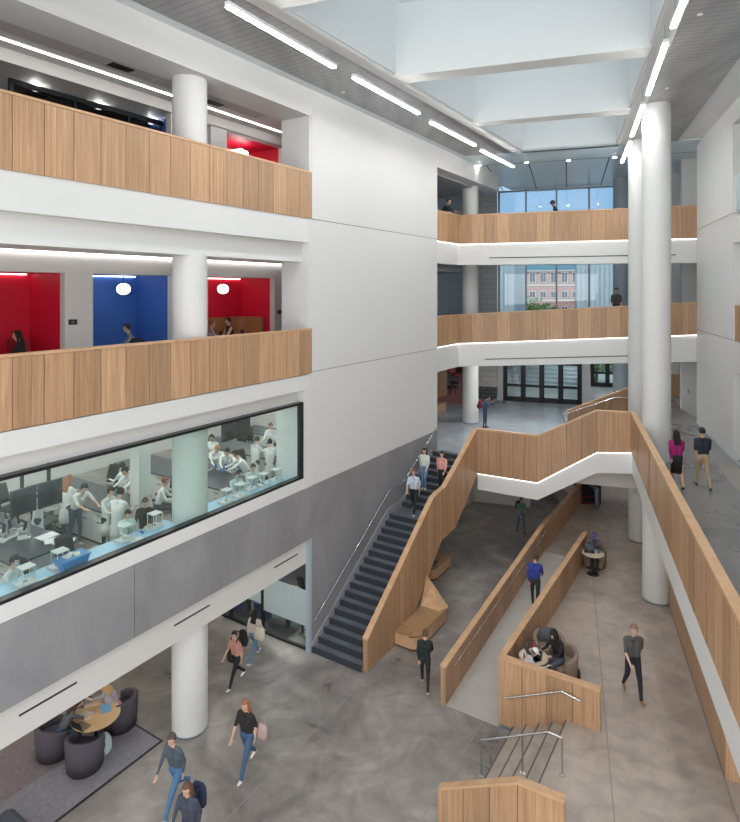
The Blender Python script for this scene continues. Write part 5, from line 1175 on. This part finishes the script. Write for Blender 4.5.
# ------------------------------------------------------------------ lab
ISL = [(-7.45, -6.1, -6.2, -1.75), (-4.75, -3.5, -6.4, -2.7), (-2.0, -.75, -6.4, -1.55), (.95, 2.15, -6.4, -1.8), (3.3, 4.4, -6.4, -1.8)]
def clear(a, b, r=.26):
    for a0, a1, b0, b1 in ISL:
        if a0-r < a < a1+r and b0-r < b < b1+r:
            opts = [(a-(a0-r), (a0-r, b)), ((a1+r)-a, (a1+r, b)), (((b1+r)-b)*3, (a, b1+r))]
            a, b = min(opts)[1]
    return a, b
occ = []
def spread(a, b, r):
    for _ in range(12):
        for (x, y, q) in occ:
            d = math.hypot(a-x, b-y)
            if d < r+q:
                k = (r+q-d+.01)/max(d, .05); a += (a-x+.001)*k*.7; b += (b-y)*k*.7
        a, b = clear(a, b); b = min(b, -1.2)
    occ.append((a, b, r)); return a, b
def island(a0, a1, b0, b1, lab):
    root = empty('lab_bench', L((a0+a1)/2, (b0+b1)/2, Z1), lab, 'lab bench', 'white lab benches with dark tops')
    m = MB(); m.box(L, a0+.06, a1-.06, b0+.06, b1-.06, Z1+.08, Z1+.86); m.build('cabinet', labw, root)
    m = MB(); m.box(L, a0+.1, a1-.1, b0+.1, b1-.1, Z1, Z1+.08); m.build('plinth', dark, root)
    m = MB(); m.box(L, a0, a1, b0, b1, Z1+.86, Z1+.90); m.build('worktop', labtop, root, bevel=.005)
    n = int((b1-b0)/.6)
    for i in range(n):
        c = b0+.1+i*.6
        m = MB(); m.box(L, a0+.045, a0+.06, c, c+.56, Z1+.12, Z1+.64); d = m.build('door', labw, root)
        m = MB(); m.box(L, a0+.02, a0+.045, c+.2, c+.36, Z1+.58, Z1+.6); m.build('handle', steel, d)
        m = MB(); m.box(L, a0+.045, a0+.06, c, c+.56, Z1+.67, Z1+.84); d = m.build('drawer', labw, root)
        m = MB(); m.box(L, a0+.02, a0+.045, c+.2, c+.36, Z1+.75, Z1+.77); m.build('handle', steel, d)
    m = MB(); m.box(L, a0+.1, a1-.1, b1-.058, b1-.045, Z1+.12, Z1+.84); m.build('end_panel', labw, root)
    return root
island(-7.45, -6.1, -6.2, -1.75, 'large dark-topped lab bench at the left end of the lab window, with instruments')
island(-4.75, -3.5, -6.4, -2.7, 'dark-topped white lab bench left of the white lab pier')
island(-2.0, -.75, -6.4, -1.55, 'dark-topped white lab bench just right of the round lab column')
island(.95, 2.15, -6.4, -1.8, 'dark-topped white lab bench at the right end of the lab window')
island(3.3, 4.4, -6.4, -1.8, 'farthest dark-topped lab bench behind the right lab pier')
pr = L(L.a_at(141, -2.15), -2.15); a_p = L.a_at(141, -2.15)
m = MB(); m.box(L, a_p-.17, a_p+.17, -2.35, -2.0, Z1, 7.29); tag(m.build('pier', labw, origin=L(a_p, -2.15, Z1)), 'square white pier in the middle of the lab', 'pier')
a_p = L.a_at(286, -3.0); m = MB(); m.box(L, a_p-.16, a_p+.16, -3.15, -2.8, Z1, 7.29); tag(m.build('pier', labw, origin=L(a_p, -3, Z1)), 'square white pier at the right end of the lab', 'pier')
def hung_screen(px0, px1, b, z0, z1, lab):
    a0, a1 = L.a_at(px0, b), L.a_at(px1, b); root = empty('wall_screen', L((a0+a1)/2, b, z0), lab, 'screen')
    k = 2
    for i in range(k):
        s0, s1 = a0+(a1-a0)*i/k+.02, a0+(a1-a0)*(i+1)/k-.02
        m = MB(); m.box(L, s0, s1, b-.06, b, z0, z1); s = m.build('monitor', black, root, bevel=.01)
        m = MB(); m.box(L, s0+.03, s1-.03, b, b+.004, z0+.03, z1-.03); m.build('display', plain('screen_black', (.01, .011, .013), .12), s)
        m = MB(); m.box(L, (s0+s1)/2-.03, (s0+s1)/2+.03, b-.12, b-.06, z0+.2, 7.3); m.build('mount', dark, s)
hung_screen(10, 63.5, -3.1, 5.40, 5.98, 'pair of large black screens hanging at the left of the lab')
hung_screen(222, 251, -3.4, 5.62, 6.22, 'pair of large black screens hanging at the right of the lab')
# analytical balances on the blue counter
bal = None
for i, (px, py) in enumerate(((25, 585), (59, 568), (124, 541), (154, 528), (226, 503), (240, 497), (251, 490), (263, 486), (276, 481))):
    q = g(px, py, 5.03); a, b = L.inv(q); b = min(-.38, max(-.8, b)); q = L(a, b, 5.03)
    lab = 'clear glass balance on the blue counter, ' + ['nearest the left picture edge', 'left of the blue bin', 'right of the blue bin', 'just left of the round lab column', 'first right of the round lab column', 'second right of the round lab column', 'third right of the round lab column', 'fourth right of the round lab column', 'nearest the right end of the lab window'][i]
    if bal is None:
        bal = empty('balance', q, lab, 'balance', 'balances on the blue counter', rz=-math.radians(32.5)); M = bal.matrix_basis
        def lbx(m, x0, x1, y0, y1, z0, z1): m.hexa([M @ Vector(v) for v in [(x0, y0, z0), (x1, y0, z0), (x1, y1, z0), (x0, y1, z0), (x0, y0, z1), (x1, y0, z1), (x1, y1, z1), (x0, y1, z1)]])
        m = MB(); lbx(m, -.13, .13, -.17, .17, 0, .06); m.build('base', labw, bal)
        m = MB()
        for x in (-.11, .1):
            for y in (-.1, .13): lbx(m, x, x+.012, y, y+.012, .06, .33)
        lbx(m, -.115, .117, -.105, .147, .325, .345); m.build('shield_frame', labw, bal)
        m = MB(); lbx(m, -.105, -.1, -.1, .14, .06, .32); lbx(m, .105, .11, -.1, .14, .06, .32); lbx(m, -.1, .1, .135, .14, .06, .32); m.build('shield_glass', glass('shield_glass', (.985, .99, .99), .03), bal)
        m = MB(); m.lathe((q.x, q.y, q.z+.06), [(.04, 0), (.045, .015)], 16); m.build('pan', steel, bal)
    else: copy_tree(bal, q, -math.radians(32.5), lab)
q = g(84, 572, 5.03); a, b = L.inv(q); b = -.5; root = empty('storage_bin', L(a, b, 5.03), 'bright blue plastic bin on the counter inside the lab window', 'bin')
def tub(m, s0, s1, z0, z1): m.hexa([L(a-s0, b-s0*.6, z0), L(a-s0, b+s0*.6, z0), L(a+s0, b+s0*.6, z0), L(a+s0, b-s0*.6, z0), L(a-s1, b-s1*.6, z1), L(a-s1, b+s1*.6, z1), L(a+s1, b+s1*.6, z1), L(a+s1, b-s1*.6, z1)])
m = MB(); tub(m, .23, .28, 5.03, 5.24); m.build('body', plain('bin_bright_blue', (.03, .22, .55), .4), root)
m = MB(); tub(m, .295, .295, 5.225, 5.25); m.build('rim', plain('bin_bright_blue', (.03, .22, .55), .4), root)
for i, (dx, dy, cc) in enumerate(((-.1, 0, (.75, .75, .7)), (.08, .04, (.7, .72, .5)), (.0, -.06, (.8, .8, .8)))):
    qq = L(a+dx, b+dy, 5.25); flat('packet', qq, 20+40*i, .14, .1, .03, plain('packet%d' % i, cc, .6), 'pale packet lying in the blue bin, ' + ('at its left end', 'at its right end', 'in front of the others')[i], 'packet')
# papers and instruments
for px, py, i in ((47, 536, 0), (55, 540, 1), (64, 541, 2), (48, 582, 3), (139, 541, 4)):
    z = Z1+.905 if i < 3 else 5.035
    q = g(px, py, z); flat('paper_sheet', q, 30+25*i, .30, .42, .004, plain('paper_white', (.75, .75, .74), .7), 'white paper sheet lying on the ' + ['left lab bench, leftmost', 'left lab bench, middle one', 'left lab bench, rightmost', 'blue counter left of the second balance', 'blue counter beside the third balance'][i], 'paper')
def instrument(px, py, z, i, lab):
    q = g(px, py, z); root = empty('microscope', q, lab, 'microscope', 'instruments on the lab benches', rz=i*1.3); M = root.matrix_basis
    def lbx(m, x0, x1, y0, y1, z0, z1): m.hexa([M @ Vector(v) for v in [(x0, y0, z0), (x1, y0, z0), (x1, y1, z0), (x0, y1, z0), (x0, y0, z1), (x1, y0, z1), (x1, y1, z1), (x0, y1, z1)]])
    m = MB(); lbx(m, -.1, .1, -.13, .13, 0, .04); m.build('base', labw, root, bevel=.008)
    m = MB(); lbx(m, -.04, .04, .06, .12, .04, .32); lbx(m, -.08, .08, -.1, .08, .14, .16); m.build('arm', plain('instr_grey', (.35, .35, .36), .4), root)
    m = MB(); m.cone(M @ Vector((0, .0, .18)), M @ Vector((0, .05, .34)), .03, .04, 12); m.cone(M @ Vector((0, .05, .33)), M @ Vector((0, -.08, .42)), .03, .022, 12); m.build('eyepiece_tube', black, root)
k = 0
places = ['nearest the left picture edge', 'second from the left', 'third from the left', 'in the rear left cluster', 'beside the paper sheets', 'at the rear of the middle bench', 'at the corner of the middle bench', 'near the lab pier', 'on the bench right of the column, front', 'on the bench right of the column, rear', 'on the right bench, left one', 'on the right bench, right one', 'behind the round lab column', 'at the far end of the right bench']
for px, py in ((3, 541), (11, 536), (19, 531), (6, 532), (24, 538), (124, 478), (127, 484), (131, 492), (207, 470), (197, 462), (287, 455), (294, 458), (170, 438), (299, 449)):
    instrument(px, py, Z1+.90, k, 'white and black lab instrument, ' + places[k]); k += 1
# people in the lab
WC = (.74, .75, .75)
lab_people = [
 (8, 556, 5.45, 90, 'sit', 'seated lab student with dark hair at the left end of the blue counter', dict(mask=True, gloves=(.1, .12, .15))),
 (3, 497, 5.7, 60, 'stand', 'lab student in white coat cut by the left picture edge', {}),
 (69, 476, 5.7, 20, 'stand', 'lab student with auburn hair seen from behind, right of the hanging screens', dict(hair=(.35, .14, .05), hl='long')),
 (93.5, 469, 5.75, 120, 'lean', 'lab student in white T-shirt leaning on the middle bench', dict(nocoat=True, top=(.68, .66, .63), sleeves='short', mask=True)),
 (100, 470, 5.6, 300, 'stand', 'lab student with back turned right of the one in white T-shirt', {}),
 (124, 468, 5.65, 215, 'lean', 'lab student in open coat with blue gloves bending over the middle bench', dict(gloves=(.05, .2, .6))),
 (133, 474, 5.55, 220, 'stand', 'lab student half hidden by the square lab pier', {}),
 (107.3, 487, 5.68, 110, 'stand', 'shorter dark-haired lab student standing left in the pair at the window', dict(bot=(.015, .015, .018))),
 (117.5, 490, 5.72, 10, 'stand', 'lab student seen from behind, right in the pair at the window', dict(bot=(.05, .12, .25))),
 (128.5, 510, 5.5, 130, 'stand', 'lab student in pale green gown with blue gloves working at the blue counter', dict(coat=(.58, .72, .70), gloves=(.03, .15, .5))),
 (146, 497, 5.62, 170, 'stand', 'person in long black coat looking down at the blue counter', dict(coat=(.02, .02, .024), top=(.02, .02, .024), hair=(.08, .045, .03))),
 (154.5, 476, 5.45, 80, 'sit', 'seated red-haired lab student left of the round lab column', dict(hair=(.20, .07, .03))),
 (213.5, 434, 5.65, 200, 'stand', 'lab student with cap of dark hair at the far left of the right lab half', {}),
 (213, 443.5, 5.65, 150, 'lean', 'blond lab student bending over the bench right of the round column', dict(hair=(.38, .20, .09), gloves=(.03, .15, .5))),
 (224, 447, 5.62, 160, 'lean', 'dark-haired lab student in coat beside the blond one', dict(gloves=(.03, .15, .5))),
 (237.5, 458, 5.5, 250, 'lean', 'lab student bending left over the bench with blue gloves', dict(gloves=(.03, .15, .5))),
 (255, 437.5, 5.7, 30, 'stand', 'tall lab student seen from behind in the middle of the right lab half', dict(bot=(.02, .02, .025))),
 (271.5, 422.5, 5.7, 190, 'stand', 'lab student standing farthest back near the right pier', dict(hair=(.12, .07, .05))),
 (271.5, 440, 5.65, 350, 'stand', 'lab student with dark bun seen from behind beside the right bench', dict(hl='bun', bot=(.10, .11, .13))),
 (241, 472, 5.5, 140, 'stand', 'lab student with glasses at the blue counter, left of two', dict(coat=(.60, .70, .71), hair=(.06, .045, .04), mask=True)),
 (253.5, 463.5, 5.55, 150, 'stand', 'lab student with dark hair at the blue counter, right of two', dict(coat=(.60, .71, .70), gloves=(.03, .15, .5))),
]
for px, py, zt, hd, pose, lab, kw in lab_people:
    q = g(px, py, zt); a, b = L.inv(q); b = min(b, -1.2); a, b = spread(a, b, .21); q = L(a, b, Z1)
    kw = dict(kw); coat = None if kw.pop('nocoat', False) else kw.pop('coat', WC); top = kw.pop('top', coat if coat else WC)
    bot = kw.pop('bot', (.06, .07, .09)); hair = kw.pop('hair', (.025, .018, .015))
    if pose == 'sit': person(lab, q, hd, 1.6, 'sit', top, bot, hair=hair, seat=.55, coat=None, lean=.3, **kw)
    else: person(lab, q, hd, min(1.66, zt-Z1-.02) if pose != 'lean' else 1.66, pose, top, bot, hair=hair, coat=coat, lean=(.5 if pose == 'lean' else .08), nod=.35, arms=((.7, .9), (.6, 1.0)) if pose == 'stand' else None, voxel=.024, **kw)
# office chairs
oc = None
def office_chair(loc, hd, lab):
    global oc
    if oc is None:
        root = empty('office_chair', (0, 0, 0)); 
        m = MB(); m.hexa([(-.23, -.22, .46), (.23, -.22, .46), (.25, .24, .46), (-.25, .24, .46), (-.22, -.22, .53), (.22, -.22, .53), (.24, .23, .52), (-.24, .23, .52)]); m.build('seat', black, root, bevel=.03)
        m = MB(); vs = []
        for i in range(7):
            for j in range(6):
                u, v = i/6-.5, j/5; vs.append((u*(.46-.06*v), -.25-.10*v+.10*(2*u)**2*.6+.03*math.sin(v*3), .60+v*.52))
        m.add(vs, [(i*6+j, i*6+j+1, (i+1)*6+j+1, (i+1)*6+j) for i in range(6) for j in range(5)], 0, .5, True); o = m.build('backrest', plain('mesh_black', (.02, .022, .025), .7), root); sd = o.modifiers.new('t', 'SOLIDIFY'); sd.thickness = .02
        m = MB(); m.tube([(0, -.05, .46), (0, -.24, .47), (0, -.3, .62), (0, -.33, .85)], .022); m.build('back_bar', dark, root)
        m = MB(); m.cone((0, 0, .1), (0, 0, .46), .025, .03, 10); m.build('gas_lift', steel, root)
        m = MB()
        for i in range(5):
            t = 2*PI*i/5; x, y = math.cos(t)*.3, math.sin(t)*.3; m.cone((0, 0, .11), (x, y, .075), .028, .018, 8); m.cone((x-.02, y, .03), (x+.02, y, .03), .03, .03, 10)
        m.build('star_base', black, root)
        oc = root; root.location = loc; root.rotation_euler = (0, 0, -math.radians(hd)); return tag(root, lab, 'office chair', 'black mesh office chairs in the lab')
    return copy_tree(oc, loc, -math.radians(hd), lab)
def lp(px, py, z): return g(px, py, z)
for px, py, hd, lab in ((44, 510, 90, 'black mesh office chair just below the hanging screens'), (58, 503, 60, 'black mesh office chair with its back to the left lab bench end'), (73, 506, 250, 'black mesh office chair turned to the viewer beside the white cabinet'),
                        (36, 566, 40, 'black mesh office chair at the near corner of the left lab bench'), (70, 553, 120, 'black mesh office chair left of the blue bin'), (9, 497, 100, 'black mesh office chair at the left picture edge in the lab'),
                        (108, 478, 200, 'black mesh office chair between two lab students at the middle bench'), (165, 484, 240, 'black mesh office chair beside the round lab column'), (171, 466, 260, 'black mesh office chair behind the round lab column, farther back'),
                        (229, 444, 200, 'black mesh office chair below the right hanging screens'), (247, 436, 200, 'black mesh office chair right of the hanging screens'), (250, 460, 120, 'black mesh office chair between students at the right')):
    q = g(px, py, Z1+.8); q = L(*spread(*L.inv(q), .3)); office_chair((q.x, q.y, Z1), hd, lab)
# lounge chairs in the entry wing
def sled(px, py, col, lab):
    q = g(px, py, Z1); root = empty('lounge_chair', q, lab, 'chair', rz=.6); M = root.matrix_basis
    def hx(m, x0, x1, y0, y1, z0, z1): m.hexa([M @ Vector(v) for v in [(x0, y0, z0), (x1, y0, z0), (x1, y1, z0), (x0, y1, z0), (x0, y0, z1), (x1, y0, z1), (x1, y1, z1), (x0, y1, z1)]])
    m = MB(); hx(m, -.3, .3, -.3, .3, .36, .48); m.build('seat', col, root, bevel=.03)
    m = MB(); m.hexa([M @ Vector(v) for v in [(-.3, .24, .45), (.3, .24, .45), (.3, .32, .45), (-.3, .32, .45), (-.28, .36, .95), (.28, .36, .95), (.28, .44, .95), (-.28, .44, .95)]]); m.build('backrest', col, root, bevel=.02)
    for x, y in ((-.26, -.26), (.26, -.26), (-.26, .26), (.26, .26)): m = MB(); m.cone(M @ Vector((x, y, 0)), M @ Vector((x*.85, y*.85, .37)), .018, .018, 8); m.build('leg', steel if col is not black else black, root)
sled(455, 380, plain('chair_red', (.45, .02, .03), .5), 'red lounge chair on the pink carpet beyond the entry'); sled(452, 389, black, 'black lounge chair on the pink carpet, left of the red one'); sled(450, 394, black, 'second black lounge chair at the edge of the pink carpet')
m = MB(); q = g(441, 408, Z1+.3); a, b = L.inv(q); m.box(L, 13.3, 15.2, -3.8, -2.95, Z1, Z1+.45); tag(m.build('bench', oakcap, origin=L(a, b, Z1), bevel=.02), 'oak bench at the left edge of the entry floor beyond the stair', 'bench')
# ------------------------------------------------------------------ world, camera, view
w = bpy.data.worlds.new('world'); bpy.context.scene.world = w; w.use_nodes = True
nt = w.node_tree; bg = nt.nodes['Background']
tc = nd(nt, 'ShaderNodeTexCoord'); sx = nd(nt, 'ShaderNodeSeparateXYZ'); cr = nd(nt, 'ShaderNodeValToRGB')
nt.links.new(tc.outputs['Generated'], sx.inputs[0])
mr = nd(nt, 'ShaderNodeMapRange'); mr.inputs[1].default_value = -1; mr.inputs[2].default_value = 1; nt.links.new(sx.outputs[1], mr.inputs[0]); nt.links.new(mr.outputs[0], cr.inputs[0])
e = cr.color_ramp.elements                 # sky made brighter behind the camera to fill the interior, pale blue ahead
e[0].position = 0; e[0].color = (1.0, .985, .96, 1); e[1].position = 1; e[1].color = (.185, .28, .385, 1)
x = e.new(.3); x.color = (.95, .945, .94, 1)
x = e.new(.5); x.color = (.27, .325, .36, 1)
nt.links.new(cr.outputs[0], bg.inputs[0]); bg.inputs[1].default_value = 1.3
cam = bpy.data.cameras.new('camera'); co = bpy.data.objects.new('camera', cam); C.objects.link(co)
co.location = (0, 0, H); co.rotation_euler = (PI/2, 0, 0); cam.sensor_fit = 'HORIZONTAL'; cam.sensor_width = 36; cam.lens = 36*F0/740
cam.shift_y = -(411-HY)/740; cam.clip_end = 400
sc = bpy.context.scene; sc.camera = co
sc.view_settings.view_transform = 'Standard'; sc.view_settings.look = 'None'; sc.view_settings.gamma = 1; sc.view_settings.exposure = 0.9
sc.cycles.max_bounces = 8; sc.cycles.diffuse_bounces = 5; sc.cycles.transparent_max_bounces = 16; sc.cycles.sample_clamp_indirect = 6; sc.cycles.use_denoising = True
sc.cycles.use_light_tree = True
